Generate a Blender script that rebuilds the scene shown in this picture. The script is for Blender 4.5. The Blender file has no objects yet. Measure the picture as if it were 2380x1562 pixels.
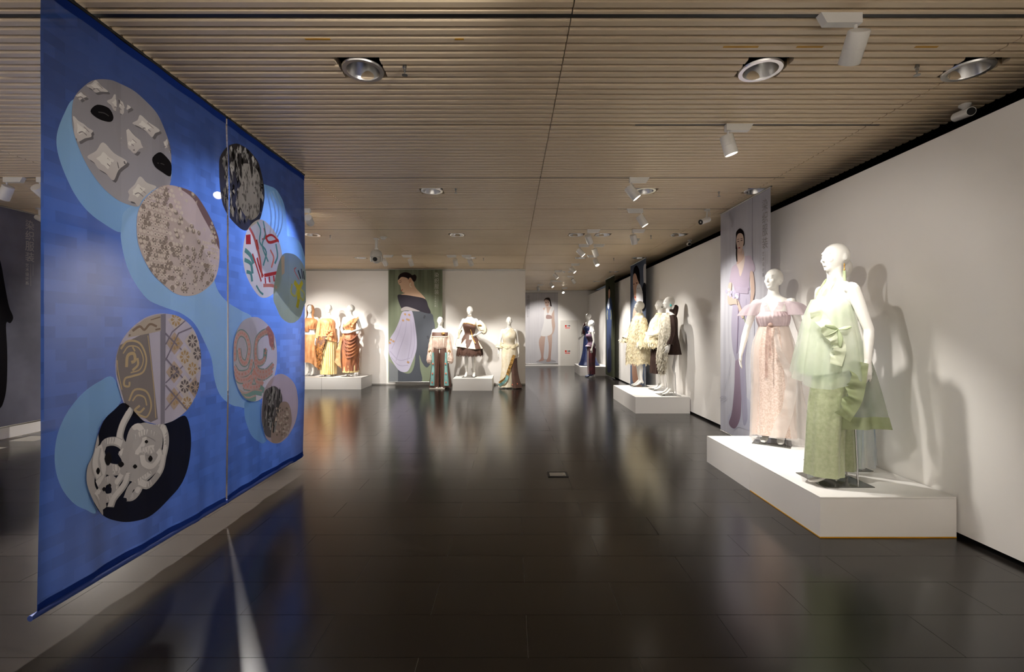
import bpy, bmesh, math, random
from math import sin, cos, pi, radians
from mathutils import Vector, Matrix

random.seed(7)
SC = bpy.context.scene
COL = SC.collection

# ------------------------------------------------------------------ camera, world, exposure
FPX = 1057.8            # focal length in pixels of the 2380 px wide frame (16 mm on 36 mm)
EYE = 1.45              # camera height
cam_d = bpy.data.cameras.new('camera')
cam_d.sensor_width = 36.0
cam_d.lens = 16.0
cam_d.shift_x = 2.0 / 2380
cam_d.shift_y = -14.0 / 2380
cam_d.clip_start = 0.05
cam_d.clip_end = 100
cam = bpy.data.objects.new('camera', cam_d)
COL.objects.link(cam)
cam.location = (0, 0, EYE)
cam.rotation_euler = (radians(90), 0, 0)
SC.camera = cam

W = bpy.data.worlds.new('world')
SC.world = W
W.use_nodes = True
W.node_tree.nodes['Background'].inputs[0].default_value = (0.9, 0.95, 1.0, 1)
W.node_tree.nodes['Background'].inputs[1].default_value = 0.02

SC.view_settings.view_transform = 'Standard'
SC.view_settings.look = 'None'
SC.view_settings.gamma = 1.0
SC.view_settings.use_curve_mapping = False
SC.view_settings.exposure = 1.3
LIGHT = 0.5             # one factor on every lamp in the hall

SC.cycles.max_bounces = 6
SC.cycles.diffuse_bounces = 4
SC.cycles.glossy_bounces = 3
SC.cycles.transmission_bounces = 3
SC.cycles.transparent_max_bounces = 8
SC.cycles.use_adaptive_sampling = True
SC.cycles.adaptive_threshold = 0.05

CEIL = 3.06
WALL_R = 3.12
WALL_B = 12.0
WALL_L = -6.75
WALL_F = 18.5
WALL_N = -4.0
CORNER = 0.375
VPX, VPY = 1188.0, 767.0


# ------------------------------------------------------------------ helpers
def lin(c):
    out = []
    for v in c[:3]:
        v = v / 255.0
        out.append(v / 12.92 if v <= 0.04045 else ((v + 0.055) / 1.055) ** 2.4)
    return tuple(out) + (1.0,)


MATS = {}


def mat(name, col, rough=0.5, metal=0.0, spec=0.5, var=None, bump=None, sheen=0.0, emit=0.0, coat=0.0, vary=0.0, stretch=(1, 1, 1)):
    """Principled material; var=(scale, colour2, amount) mixes a noise colour, bump=(scale, strength)."""
    if name in MATS:
        return MATS[name]
    m = bpy.data.materials.new(name)
    m.use_nodes = True
    nt = m.node_tree
    b = nt.nodes['Principled BSDF']
    b.inputs['Base Color'].default_value = lin(col)
    b.inputs['Roughness'].default_value = rough
    b.inputs['Metallic'].default_value = metal
    b.inputs['Specular IOR Level'].default_value = spec
    if sheen:
        b.inputs['Sheen Weight'].default_value = sheen
    if coat:
        b.inputs['Coat Weight'].default_value = coat
        b.inputs['Coat Roughness'].default_value = 0.1
    if emit:
        b.inputs['Emission Color'].default_value = lin(col)
        b.inputs['Emission Strength'].default_value = emit
    tc = mp = None
    if var or bump:
        tc = nt.nodes.new('ShaderNodeTexCoord')
        mp = nt.nodes.new('ShaderNodeMapping')
        mp.inputs['Scale'].default_value = stretch
        nt.links.new(tc.outputs['Object'], mp.inputs['Vector'])
    src = None
    if var:
        n = nt.nodes.new('ShaderNodeTexNoise')
        n.inputs['Scale'].default_value = var[0]
        n.inputs['Detail'].default_value = 4
        nt.links.new(mp.outputs[0], n.inputs['Vector'])
        r = nt.nodes.new('ShaderNodeValToRGB')
        a = var[2]
        r.color_ramp.elements[0].position = 0.5 - 0.25 * (1.2 - a)
        r.color_ramp.elements[1].position = 0.5 + 0.25 * (1.2 - a)
        r.color_ramp.elements[0].color = lin(col)
        r.color_ramp.elements[1].color = lin(var[1])
        nt.links.new(n.outputs['Fac'], r.inputs['Fac'])
        src = r.outputs['Color']
    if vary:
        oi = nt.nodes.new('ShaderNodeObjectInfo')
        mr = nt.nodes.new('ShaderNodeMapRange')
        mr.inputs['To Min'].default_value = 1 - vary
        mr.inputs['To Max'].default_value = 1 + vary
        nt.links.new(oi.outputs['Random'], mr.inputs['Value'])
        hs = nt.nodes.new('ShaderNodeHueSaturation')
        hs.inputs['Color'].default_value = lin(col)
        if src:
            nt.links.new(src, hs.inputs['Color'])
        nt.links.new(mr.outputs[0], hs.inputs['Value'])
        src = hs.outputs['Color']
    if src:
        nt.links.new(src, b.inputs['Base Color'])
    if bump:
        n = nt.nodes.new('ShaderNodeTexNoise')
        n.inputs['Scale'].default_value = bump[0]
        n.inputs['Detail'].default_value = 3
        nt.links.new(mp.outputs[0], n.inputs['Vector'])
        bp = nt.nodes.new('ShaderNodeBump')
        bp.inputs['Strength'].default_value = bump[1]
        bp.inputs['Distance'].default_value = 0.01
        nt.links.new(n.outputs['Fac'], bp.inputs['Height'])
        nt.links.new(bp.outputs[0], b.inputs['Normal'])
    MATS[name] = m
    return m


def cloth_mat(name, col=None, opacity=1.0, translucency=0.3, attr=None, var=None, stretch=(1, 1, 1), checker=None, rough=0.9, ramp=None):
    """Thin cloth: diffuse + translucent light through it, and open weave (transparent) for gauze."""
    if name in MATS:
        return MATS[name]
    m = bpy.data.materials.new(name)
    m.use_nodes = True
    nt = m.node_tree
    nt.nodes.clear()
    out = nt.nodes.new('ShaderNodeOutputMaterial')
    dif = nt.nodes.new('ShaderNodeBsdfDiffuse')
    tra = nt.nodes.new('ShaderNodeBsdfTranslucent')
    mx = nt.nodes.new('ShaderNodeMixShader')
    mx.inputs[0].default_value = translucency
    nt.links.new(dif.outputs[0], mx.inputs[1])
    nt.links.new(tra.outputs[0], mx.inputs[2])
    src = None
    if attr:
        a = nt.nodes.new('ShaderNodeVertexColor')
        a.layer_name = attr
        src = a.outputs['Color']
    else:
        rgb = nt.nodes.new('ShaderNodeRGB')
        rgb.outputs[0].default_value = lin(col)
        src = rgb.outputs[0]
    if var or checker or ramp:
        tc = nt.nodes.new('ShaderNodeTexCoord')
        mp = nt.nodes.new('ShaderNodeMapping')
        mp.inputs['Scale'].default_value = stretch
        nt.links.new(tc.outputs['Object'], mp.inputs['Vector'])
    if ramp:      # dye running from low to high along z: ramp = (z0, z1, [(pos, colour), ...])
        sx = nt.nodes.new('ShaderNodeSeparateXYZ')
        nt.links.new(tc.outputs['Object'], sx.inputs[0])
        mr = nt.nodes.new('ShaderNodeMapRange')
        mr.inputs['From Min'].default_value = ramp[0]
        mr.inputs['From Max'].default_value = ramp[1]
        nt.links.new(sx.outputs['Z'], mr.inputs['Value'])
        cr = nt.nodes.new('ShaderNodeValToRGB')
        els = cr.color_ramp.elements
        while len(els) < len(ramp[2]):
            els.new(0.5)
        for e, (p, c) in zip(els, ramp[2]):
            e.position = p
            e.color = lin(c)
        nt.links.new(mr.outputs[0], cr.inputs[0])
        src = cr.outputs[0]
    if checker:   # woven blocks: checker = (scale vector, factor)
        sx2 = nt.nodes.new('ShaderNodeSeparateXYZ')
        nt.links.new(tc.outputs['Object'], sx2.inputs[0])
        mp2 = nt.nodes.new('ShaderNodeCombineXYZ')
        nt.links.new(sx2.outputs['Y'], mp2.inputs['X'])
        nt.links.new(sx2.outputs['Z'], mp2.inputs['Y'])
        ck = nt.nodes.new('ShaderNodeTexBrick')
        ck.inputs['Color1'].default_value = (1, 1, 1, 1)
        ck.inputs['Color2'].default_value = (0.0, 0.0, 0.0, 1)
        ck.inputs['Mortar'].default_value = (0.5, 0.5, 0.5, 1)
        ck.inputs['Scale'].default_value = checker[0]
        ck.inputs['Mortar Size'].default_value = 0.0
        ck.inputs['Bias'].default_value = 0.0
        nt.links.new(mp2.outputs[0], ck.inputs['Vector'])
        mr = nt.nodes.new('ShaderNodeMapRange')
        mr.inputs['To Min'].default_value = 1 - checker[1]
        mr.inputs['To Max'].default_value = 1 + checker[1]
        nt.links.new(ck.outputs['Color'], mr.inputs['Value'])
        hs = nt.nodes.new('ShaderNodeHueSaturation')
        nt.links.new(src, hs.inputs['Color'])
        nt.links.new(mr.outputs[0], hs.inputs['Value'])
        src = hs.outputs[0]
    if var:
        n = nt.nodes.new('ShaderNodeTexNoise')
        n.inputs['Scale'].default_value = var[0]
        n.inputs['Detail'].default_value = 4
        nt.links.new(mp.outputs[0], n.inputs['Vector'])
        r = nt.nodes.new('ShaderNodeMapRange')
        r.inputs['From Min'].default_value = 0.35
        r.inputs['From Max'].default_value = 0.65
        r.inputs['To Max'].default_value = var[2]
        nt.links.new(n.outputs['Fac'], r.inputs['Value'])
        mc = nt.nodes.new('ShaderNodeMix')
        mc.data_type = 'RGBA'
        nt.links.new(r.outputs[0], mc.inputs['Factor'])
        nt.links.new(src, mc.inputs['A'])
        mc.inputs['B'].default_value = lin(var[1])
        src = mc.outputs['Result']
    nt.links.new(src, dif.inputs[0])
    nt.links.new(src, tra.inputs[0])
    last = mx.outputs[0]
    if opacity < 1:
        tp = nt.nodes.new('ShaderNodeBsdfTransparent')
        m2 = nt.nodes.new('ShaderNodeMixShader')
        m2.inputs[0].default_value = opacity
        nt.links.new(tp.outputs[0], m2.inputs[1])
        nt.links.new(last, m2.inputs[2])
        last = m2.outputs[0]
    nt.links.new(last, out.inputs[0])
    MATS[name] = m
    return m


def link(name, data, material=None, parent=None, smooth=False):
    o = bpy.data.objects.new(name, data)
    COL.objects.link(o)
    if material is not None and hasattr(data, 'materials') and len(data.materials) == 0:
        data.materials.append(material)
    if parent is not None:
        o.parent = parent
    if smooth and isinstance(data, bpy.types.Mesh):
        data.polygons.foreach_set('use_smooth', [True] * len(data.polygons))
    return o


def bm_obj(name, bm, material, parent=None, smooth=False):
    me = bpy.data.meshes.new(name)
    bmesh.ops.recalc_face_normals(bm, faces=bm.faces[:])
    bm.to_mesh(me)
    bm.free()
    return link(name, me, material, parent, smooth)


def thing(name, label, cat, loc=(0, 0, 0), rz=0.0, group=None):
    o = bpy.data.objects.new(name, None)
    o.empty_display_size = 0.1
    COL.objects.link(o)
    o.location = loc
    o.rotation_euler = (0, 0, rz)
    tag(o, label, cat, group)
    return o


def tag(o, label, cat, group=None):
    o['label'] = label
    o['category'] = cat
    if group:
        o['group'] = group
    return o


def struct(o):
    o['kind'] = 'structure'
    return o


def box(bm, x0, x1, y0, y1, z0, z1):
    v = [bm.verts.new(p) for p in ((x0, y0, z0), (x1, y0, z0), (x1, y1, z0), (x0, y1, z0), (x0, y0, z1), (x1, y0, z1), (x1, y1, z1), (x0, y1, z1))]
    for f in ((0, 3, 2, 1), (4, 5, 6, 7), (0, 1, 5, 4), (1, 2, 6, 5), (2, 3, 7, 6), (3, 0, 4, 7)):
        bm.faces.new([v[i] for i in f])
    return v


def box_obj(name, x0, x1, y0, y1, z0, z1, material, parent=None, bevel=0.0):
    bm = bmesh.new()
    box(bm, x0, x1, y0, y1, z0, z1)
    if bevel:
        bmesh.ops.bevel(bm, geom=bm.edges[:], offset=bevel, segments=2, affect='EDGES', profile=0.5)
    return bm_obj(name, bm, material, parent)


def frame_for(d):
    d = Vector(d).normalized()
    up = Vector((0, 0, 1)) if abs(d.z) < 0.95 else Vector((0, 1, 0))
    a = d.cross(up).normalized()
    b = a.cross(d).normalized()
    return a, b


def lathe(bm, prof, origin=(0, 0, 0), axis=(0, 0, 1), seg=24, cap0=True, cap1=True):
    """Revolve (distance along axis, radius) pairs."""
    origin = Vector(origin)
    axis = Vector(axis).normalized()
    a, b = frame_for(axis)
    rings = []
    for t, r in prof:
        rings.append([bm.verts.new(origin + axis * t + (a * cos(2 * pi * k / seg) + b * sin(2 * pi * k / seg)) * r) for k in range(seg)])
    for r0, r1 in zip(rings, rings[1:]):
        for k in range(seg):
            bm.faces.new((r0[k], r0[(k + 1) % seg], r1[(k + 1) % seg], r1[k]))
    if cap0:
        bm.faces.new(rings[0][::-1])
    if cap1:
        bm.faces.new(rings[-1])
    return rings


def lathe_obj(name, prof, origin, axis, material, parent=None, seg=24, cap0=True, cap1=True, smooth=True):
    bm = bmesh.new()
    lathe(bm, prof, origin, axis, seg, cap0, cap1)
    o = bm_obj(name, bm, material, parent, smooth)
    if smooth:
        o.data.set_sharp_from_angle(angle=radians(40))
    return o


def tube(bm, pts, rad, seg=10, lat=None, roundcap=True):
    """Closed tube through pts; rad entries are r or (r_lateral, r_normal); lat = lateral axis hint."""
    pts = [Vector(p) for p in pts]
    rad = [(r, r) if not isinstance(r, (tuple, list)) else r for r in rad]
    n = len(pts)
    tang = []
    for i in range(n):
        t = pts[min(i + 1, n - 1)] - pts[max(i - 1, 0)]
        tang.append(t.normalized())
    if lat is None:
        a, _ = frame_for(tang[0])
    else:
        a = Vector(lat)
    sect = []
    if roundcap:
        for k in (75, 45):
            s, c = sin(radians(k)), cos(radians(k))
            sect.append((pts[0] - tang[0] * min(rad[0]) * s, (rad[0][0] * c, rad[0][1] * c), tang[0]))
    for i in range(n):
        sect.append((pts[i], rad[i], tang[i]))
    if roundcap:
        for k in (45, 75):
            s, c = sin(radians(k)), cos(radians(k))
            sect.append((pts[-1] + tang[-1] * min(rad[-1]) * s, (rad[-1][0] * c, rad[-1][1] * c), tang[-1]))
    rings = []
    for p, r, t in sect:
        a = (a - t * a.dot(t)).normalized()
        b = t.cross(a).normalized()
        rings.append([bm.verts.new(p + a * (r[0] * cos(2 * pi * k / seg)) + b * (r[1] * sin(2 * pi * k / seg))) for k in range(seg)])
    for r0, r1 in zip(rings, rings[1:]):
        for k in range(seg):
            bm.faces.new((r0[k], r0[(k + 1) % seg], r1[(k + 1) % seg], r1[k]))
    bm.faces.new(rings[0][::-1])
    bm.faces.new(rings[-1])


def ellipsoid(bm, c, r, rot=None, sub=3):
    ret = bmesh.ops.create_icosphere(bm, subdivisions=sub, radius=1.0)
    M = Matrix.Translation(Vector(c)) @ (rot or Matrix.Identity(4)) @ Matrix.Diagonal((r[0], r[1], r[2], 1))
    bmesh.ops.transform(bm, matrix=M, verts=ret['verts'])


def catmull(vals, t):
    n = len(vals) - 1
    x = max(0.0, min(0.999999, t)) * n
    i = int(x)
    f = x - i
    p1, p2 = vals[i], vals[i + 1]
    p0 = vals[i - 1] if i > 0 else [2 * a - b for a, b in zip(p1, p2)]
    p3 = vals[i + 2] if i + 2 <= n else [2 * b - a for a, b in zip(p1, p2)]
    return [0.5 * (2 * b + (c - a) * f + (2 * a - 5 * b + 4 * c - d) * f * f + (3 * b - a - 3 * c + d) * f ** 3) for a, b, c, d in zip(p0, p1, p2, p3)]


def closed_curve(pts, step=6):
    out = []
    n = len(pts)
    for i in range(n):
        p0, p1, p2, p3 = pts[i - 1], pts[i], pts[(i + 1) % n], pts[(i + 2) % n]
        for k in range(step):
            f = k / step
            out.append(tuple(0.5 * (2 * b + (c - a) * f + (2 * a - 5 * b + 4 * c - d) * f * f + (3 * b - a - 3 * c + d) * f ** 3) for a, b, c, d in zip(p0, p1, p2, p3)))
    return out


def open_curve(pts, step=6):
    out = []
    n = (len(pts) - 1) * step
    for k in range(n + 1):
        out.append(tuple(catmull([list(p) for p in pts], k / n)))
    return out


# ------------------------------------------------------------------ materials
WHITE_WALL = mat('white_wall_paint', (238, 235, 231), 0.7, spec=0.3, bump=(180, 0.03))
WHITE_BOX = mat('white_plinth_paint', (236, 234, 231), 0.55, spec=0.35)
BLACK = mat('black_void', (6, 6, 6), 0.9, spec=0.1)
BLACKM = mat('black_metal', (14, 14, 15), 0.5)
TILE = mat('dark_stone_tile', (33, 30, 28), 0.2, spec=0.5, var=(5.0, (42, 38, 36), 0.3), vary=0.16, stretch=(1, 6, 1))
GROUT = mat('grout', (150, 146, 140), 0.6)
SLAT = mat('tan_slat', (228, 208, 178), 0.36, spec=0.5, var=(0.8, (216, 194, 163), 0.3))
MAN = mat('white_mannequin', (238, 236, 230), 0.28, spec=0.5)
LAMPW = mat('white_lamp_enamel', (226, 224, 220), 0.4)
LENS = mat('lit_lens', (255, 246, 228), 0.3, emit=12.0)
LENS.cycles.emission_sampling = 'NONE'    # the beam lamp carries the light, the lens only glows
LENS_OFF = mat('shaded_lens', (210, 208, 200), 0.2)
CHROME = mat('chrome', (205, 205, 205), 0.12, metal=1.0)
STEEL = mat('brushed_steel', (170, 170, 168), 0.3, metal=1.0)
SILVER = mat('silver_reflector', (214, 214, 214), 0.28, metal=1.0)
PLATE = mat('smoked_glass_plate', (92, 92, 88), 0.06, spec=0.7)
YELLOW = mat('yellow_tape', (205, 150, 30), 0.6)

# ------------------------------------------------------------------ floor
floor = struct(box_obj('floor', WALL_L - 0.2, 4.0, WALL_N, WALL_F + 0.3, -0.06, -0.0025, GROUT))
ROW, LEN = 0.302, 0.97
bm = bmesh.new()
box(bm, -LEN / 2 + 0.0011, LEN / 2 - 0.0011, -ROW / 2 + 0.0011, ROW / 2 - 0.0011, -0.012, 0.0)
tile_me = bpy.data.meshes.new('tile')
bmesh.ops.recalc_face_normals(bm, faces=bm.faces[:])
bm.to_mesh(tile_me)
bm.free()
tile_me.materials.append(TILE)
rest = bmesh.new()
k0 = int((WALL_N - 2.014) / ROW) - 1
k1 = int((WALL_F - 2.014) / ROW) + 1
for k in range(k0, k1 + 1):
    yc = 2.014 + (k + 0.5) * ROW
    if yc + ROW / 2 < WALL_N or yc - ROW / 2 > WALL_F:
        continue
    off = -0.894 if k % 2 == 0 else -0.409
    j = int((WALL_L - off) / LEN) - 1
    while True:
        xc = off + (j + 0.5) * LEN
        j += 1
        if xc - LEN / 2 < WALL_L - 0.15:
            continue
        if xc + LEN / 2 > 4.0:
            break
        seen = 1.75 < yc < 6.95 and abs(xc) - LEN / 2 < 1.14 * (yc + ROW / 2) and xc - LEN / 2 < 3.1
        if seen:
            o = bpy.data.objects.new('tile', tile_me)
            COL.objects.link(o)
            o.parent = floor
            o.location = (xc, yc, 0)
            o.rotation_euler = (random.gauss(0, 0.0007), random.gauss(0, 0.0005), 0)
        else:
            box(rest, xc - LEN / 2 + 0.0011, xc + LEN / 2 - 0.0011, yc - ROW / 2 + 0.0011, yc + ROW / 2 - 0.0011, -0.012, 0.0)
o = bm_obj('tile_field', rest, TILE, floor)
o['kind'] = 'stuff'

# ------------------------------------------------------------------ walls
struct(box_obj('wall_right', WALL_R, WALL_R + 0.1, WALL_N, WALL_F, 0.035, 2.86, WHITE_WALL))
struct(box_obj('baseboard_right', WALL_R + 0.012, WALL_R + 0.09, WALL_N, WALL_F, 0, 0.04, BLACK))
struct(box_obj('wall_void', 3.9, 4.0, WALL_N, WALL_F, 0, 3.4, BLACK))
struct(box_obj('wall_back', WALL_L, CORNER, WALL_B, WALL_B + 0.12, 0, CEIL + 0.02, WHITE_WALL))
struct(box_obj('trim_1', WALL_L, CORNER, WALL_B - 0.012, WALL_B, CEIL - 0.05, CEIL - 0.012, STEEL))
struct(box_obj('wall_passage', CORNER - 2.6, CORNER - 2.5, WALL_B + 0.12, WALL_F, 0, CEIL + 0.02, WHITE_WALL))
struct(box_obj('wall_far', CORNER - 2.6, 3.9, WALL_F, WALL_F + 0.12, 0, CEIL + 0.02, WHITE_WALL))
struct(box_obj('wall_left', WALL_L - 0.1, WALL_L, WALL_N, WALL_B + 0.1, 0, CEIL + 0.02, WHITE_WALL))
struct(box_obj('wall_rear', WALL_L, 3.9, WALL_N - 0.1, WALL_N, 0, CEIL + 0.02, WHITE_WALL))
struct(box_obj('baseboard_back', WALL_L, CORNER, WALL_B - 0.01, WALL_B, 0, 0.035, mat('grey_base', (150, 147, 142), 0.5)))

# ------------------------------------------------------------------ slatted ceiling
ceiling = struct(box_obj('ceiling', WALL_L - 0.2, 4.0, WALL_N, WALL_F + 0.3, 3.32, 3.4, BLACK))
PITCH = 0.069
TRACK0 = 2.32
SEAMS = [WALL_L - 0.1, -4.59, -2.14, 0.31, 2.81, 3.4]
DOWN = [(x, y) for y in (2.83, 5.28, 7.73, 10.18) for x in (-3.37, -0.92, 1.55, 2.84)] + [(x, y) for y in (12.63, 15.08, 17.4) for x in (1.55, 2.84)] + [(1.1, 7.73)]
sl_prof = [(-0.0245, 0.05), (-0.0245, 0.011), (-0.0215, 0.004), (-0.0145, 0.0), (0.0225, 0.0), (0.0245, 0.002), (0.0245, 0.012), (0.0245, 0.05)]


def slat_verts(bm, x0, x1, y, narrow=False):
    a, b = [], []
    for py, pz in sl_prof:
        if narrow:
            py = py * 0.52 - 0.013
        a.append(bm.verts.new((x0, y + py, CEIL + pz)))
        b.append(bm.verts.new((x1, y + py, CEIL + pz)))
    n = len(a)
    for i in range(n):
        bm.faces.new((a[i], a[(i + 1) % n], b[(i + 1) % n], b[i]))
    bm.faces.new(a[::-1])
    bm.faces.new(b)


slat_me = []
for narrow in (False, True):
    bm = bmesh.new()
    slat_verts(bm, 0, 1, 0, narrow)
    bmesh.ops.recalc_face_normals(bm, faces=bm.faces[:])
    bmesh.ops.transform(bm, matrix=Matrix.Translation((0, 0, -CEIL)), verts=bm.verts[:])
    me = bpy.data.meshes.new('slat')
    bm.to_mesh(me)
    bm.free()
    me.materials.append(SLAT)
    slat_me.append(me)
rest = bmesh.new()
r0 = -int((TRACK0 - WALL_N) / PITCH)
r1 = int((WALL_F - TRACK0) / PITCH)
for r in range(r0, r1 + 1):
    y = TRACK0 + r * PITCH
    narrow = r % 18 == 0
    for sx0, sx1 in zip(SEAMS, SEAMS[1:]):
        if y > WALL_B and sx1 <= CORNER:
            if sx1 < -2.0:
                continue
        cuts = sorted((dx - 0.135, dx + 0.135) for dx, dy in DOWN if abs(dy - y) < 0.105 and sx0 - 0.14 < dx < sx1 + 0.14)
        segs, cur = [], sx0 + 0.003
        for c0, c1 in cuts:
            if c0 > cur:
                segs.append((cur, c0))
            cur = max(cur, c1)
        if cur < sx1 - 0.003:
            segs.append((cur, sx1 - 0.003))
        for s0, s1 in segs:
            if 2.15 < y < 5.9 and s1 > -1.2 * y and s0 < 1.15 * y and s0 > -5:
                o = bpy.data.objects.new('slat', slat_me[narrow])
                COL.objects.link(o)
                o.parent = ceiling
                o.location = (s0, y, CEIL + random.gauss(0, 0.0006))
                o.scale = (s1 - s0, 1, 1)
            else:
                slat_verts(rest, s0, s1, y, narrow)
o = bm_obj('slat_field', rest, SLAT, ceiling)
o['kind'] = 'stuff'
# strips of old tape left on the slats
for i, (px, py, w) in enumerate([(740, 102, 0.14), (1068, 99, 0.05), (1880, 107, 0.15), (2150, 110, 0.13), (1720, 105, 0.2)]):
    d = (CEIL - EYE) * FPX / (VPY - py)
    d = TRACK0 + round((d - TRACK0) / PITCH) * PITCH
    x = (px - VPX) * d / FPX
    tape = box_obj('tape_strip', x - w / 2, x + w / 2, d - 0.016, d - 0.001, CEIL - 0.0012, CEIL - 0.0004, YELLOW, ceiling)

TRACKS = [(0, -6.0, 2.86), (1, 0.98, 2.9), (2, -5.9, 2.9), (3, -2.7, -0.85), (3, 1.42, 2.9), (4, -3.4, -0.5), (4, 1.0, 2.7), (5, 0.9, 2.7), (6, -3.3, -0.4), (6, 1.0, 2.6), (7, 0.9, 2.6), (8, 0.8, 2.6), (9, 0.8, 2.6), (10, 0.8, 2.6), (11, 0.6, 2.6), (12, 0.6, 2.6), (-1, -2.5, 2.8), (5, -6.2, -3.6)]
for i, (k, x0, x1) in enumerate(TRACKS):
    y = TRACK0 + k * 18 * PITCH + 0.016
    struct(box_obj('trim_%d' % (i + 2), x0, x1, y - 0.013, y + 0.013, CEIL + 0.004, CEIL + 0.03, BLACKM))

# ------------------------------------------------------------------ white display plinths
PH = 0.285


def plinth(x0, x1, y0, y1, label, tape=False):
    t = thing('plinth', label, 'plinth', ((x0 + x1) / 2, (y0 + y1) / 2, 0), 0, 'white display plinths')
    hx, hy = (x1 - x0) / 2, (y1 - y0) / 2
    body = box_obj('body', -hx, hx, -hy, hy, 0.0, PH - 0.012, WHITE_BOX, t)
    box_obj('top_panel', -hx, hx, -hy, hy, PH - 0.011, PH, WHITE_BOX, t, bevel=0.0015)
    if tape:
        box_obj('tape_strip', -hx - 0.0015, hx, -hy - 0.0015, -hy, 0.0, 0.008, YELLOW, t)
        box_obj('tape_strip', -hx - 0.0015, -hx, -hy, hy, 0.0, 0.007, YELLOW, t)
    return t


plinth(2.155, WALL_R - 0.015, 3.173, 4.105, 'white plinth nearest the camera, under the green outfit', True)
plinth(2.155, WALL_R - 0.015, 4.111, 5.01, 'white plinth under the pink gown, joined behind the nearest plinth')
plinth(2.16, WALL_R - 0.015, 7.9, 8.74, 'white plinth under the brown jacket mannequin by the right wall')
plinth(2.16, WALL_R - 0.015, 8.746, 9.62, 'white plinth under the shaggy cream coat by the right wall')
plinth(2.19, WALL_R - 0.015, 14.4, 15.7, 'farthest white plinth, under the navy gown at the end of the hall')
plinth(-4.62, -3.66, 11.1, 11.95, 'white plinth against the back wall, under the two orange and brown draped outfits')
plinth(-5.6, -4.626, 11.1, 11.95, 'white plinth half hidden behind the blue banner, under the headscarf mannequin')
plinth(-1.40, -0.452, 10.87, 11.82, 'single white plinth under the short feather-hemmed dress')

# ------------------------------------------------------------------ track spotlights
LAMP_N = [0]


def spotlight(x, k, target, power, label, side=1, lit=True, cone=50, blend=0.7, size=1.0, y=None, warm=(1.0, 0.945, 0.875)):
    yy = (TRACK0 + k * 18 * PITCH if y is None else y) + 0.005
    xs = x - 0.085 * side           # box is centred off the stem
    t = thing('track_spotlight', label, 'spotlight', (x, yy, CEIL), 0, 'white track spotlights')
    bm = bmesh.new()
    bx = -0.085 * side
    # driver box with a slanted end
    zz0, zz1 = -0.052, 0.0
    sl = 0.03 * (-side)
    v = []
    for yv in (-0.021, 0.021):
        v.append([bm.verts.new((bx - 0.105, yv, zz1)), bm.verts.new((bx + 0.105, yv, zz1)),
                  bm.verts.new((bx + 0.105 - (0.03 if side < 0 else 0), yv, zz0)), bm.verts.new((bx - 0.105 + (0.03 if side > 0 else 0), yv, zz0))])
    bm.faces.new(v[0])
    bm.faces.new(v[1][::-1])
    for i in range(4):
        bm.faces.new((v[0][i], v[0][(i + 1) % 4], v[1][(i + 1) % 4], v[1][i]))
    bm_obj('driver_box', bm, LAMPW, t)
    lathe_obj('stem', [(0, 0.008), (0.06, 0.008)], (0, 0, -0.045), (0, 0, -1), LAMPW, t, seg=10)
    piv = Vector((0, 0, -0.105))
    d = (Vector(target) - (Vector((x, yy, CEIL)) + piv)).normalized()
    c = piv - Vector((0, 0, 0.035)) + d * 0.02
    L = 0.155
    a0 = c - d * L * 0.5
    R = 0.05
    head = lathe_obj('head', [(0.0, R * 0.55), (0.004, R * 0.93), (0.01, R), (L * 0.52, R), (L * 0.525, R * 0.985), (L * 0.535, R * 0.985), (L * 0.54, R), (L - 0.002, R), (L, R * 0.98), (L, R * 0.88), (L - 0.022, R * 0.8)], a0, d, LAMPW, t, seg=28, cap1=False)
    bm = bmesh.new()
    lathe(bm, [(0, R * 0.5), (0.0, R * 0.82)], a0 + d * (L - 0.02), d, 24, True, False)
    bm_obj('lens', bm, LENS if lit else LENS_OFF, head)
    ja = (c + a0) / 2
    lathe_obj('yoke', [(0, 0.011), (0.035, 0.011)], piv - Vector((0, 0, 0.03)), (0, 0, 1), LAMPW, t, seg=10)
    if lit and power:
        ld = bpy.data.lights.new('lamp_beam', 'SPOT')
        ld.energy = power * LIGHT
        ld.spot_size = radians(cone)
        ld.spot_blend = blend
        ld.shadow_soft_size = 0.04
        ld.color = warm
        lo = bpy.data.objects.new('lamp_beam', ld)
        COL.objects.link(lo)
        lo.parent = t
        lo.location = a0 + d * (L + 0.03)
        lo.rotation_euler = d.to_track_quat('-Z', 'Y').to_euler()
    return t


spotlight(1.76, 0, (2.2, 4.6, 0.4), 110, 'white track spotlight nearest the camera, at upper right', 1, cone=60)
spotlight(1.70, 1, (2.5, 3.6, 0.3), 150, 'white track spotlight with lit lens on the second track, above the near plinth', -1, cone=62)
spotlight(1.27, 2, (2.65, 4.6, 1.1), 190, 'white track spotlight with lit lens beside a round downlight, left of the lilac banner', -1, cone=55)
spotlight(1.73, 3, (2.88, 5.85, 1.0), 165, 'white track spotlight with lit lens, left of the bullet camera', 1, cone=85, blend=1.0)
spotlight(1.96, 4, (2.75, 8.3, 0.5), 100, 'white track spotlight turned away, right one of the two on the same track', -1, cone=55)
spotlight(1.24, 4, (2.65, 9.4, 0.6), 110, 'white track spotlight turned away, left one of the two on the same track', -1, cone=50)
spotlight(1.29, 5, (2.9, 8.3, 1.2), 110, 'white track spotlight tilted right with lit lens, left one of the close pair', -1, cone=55)
spotlight(1.57, 5, (2.6, 9.2, 0.5), 100, 'white track spotlight with lit lens pointing down, right one of the close pair', -1, cone=55)
spotlight(1.82, 6, (2.55, 8.7, 0.6), 150, 'white track spotlight with glowing round lens facing the camera, below the close pair', 1, cone=60)
spotlight(1.48, 7, (2.98, 10.6, 1.2), 280, 'white track spotlight above the dark-coated poster, with its lens facing right', -1, cone=60)
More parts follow.
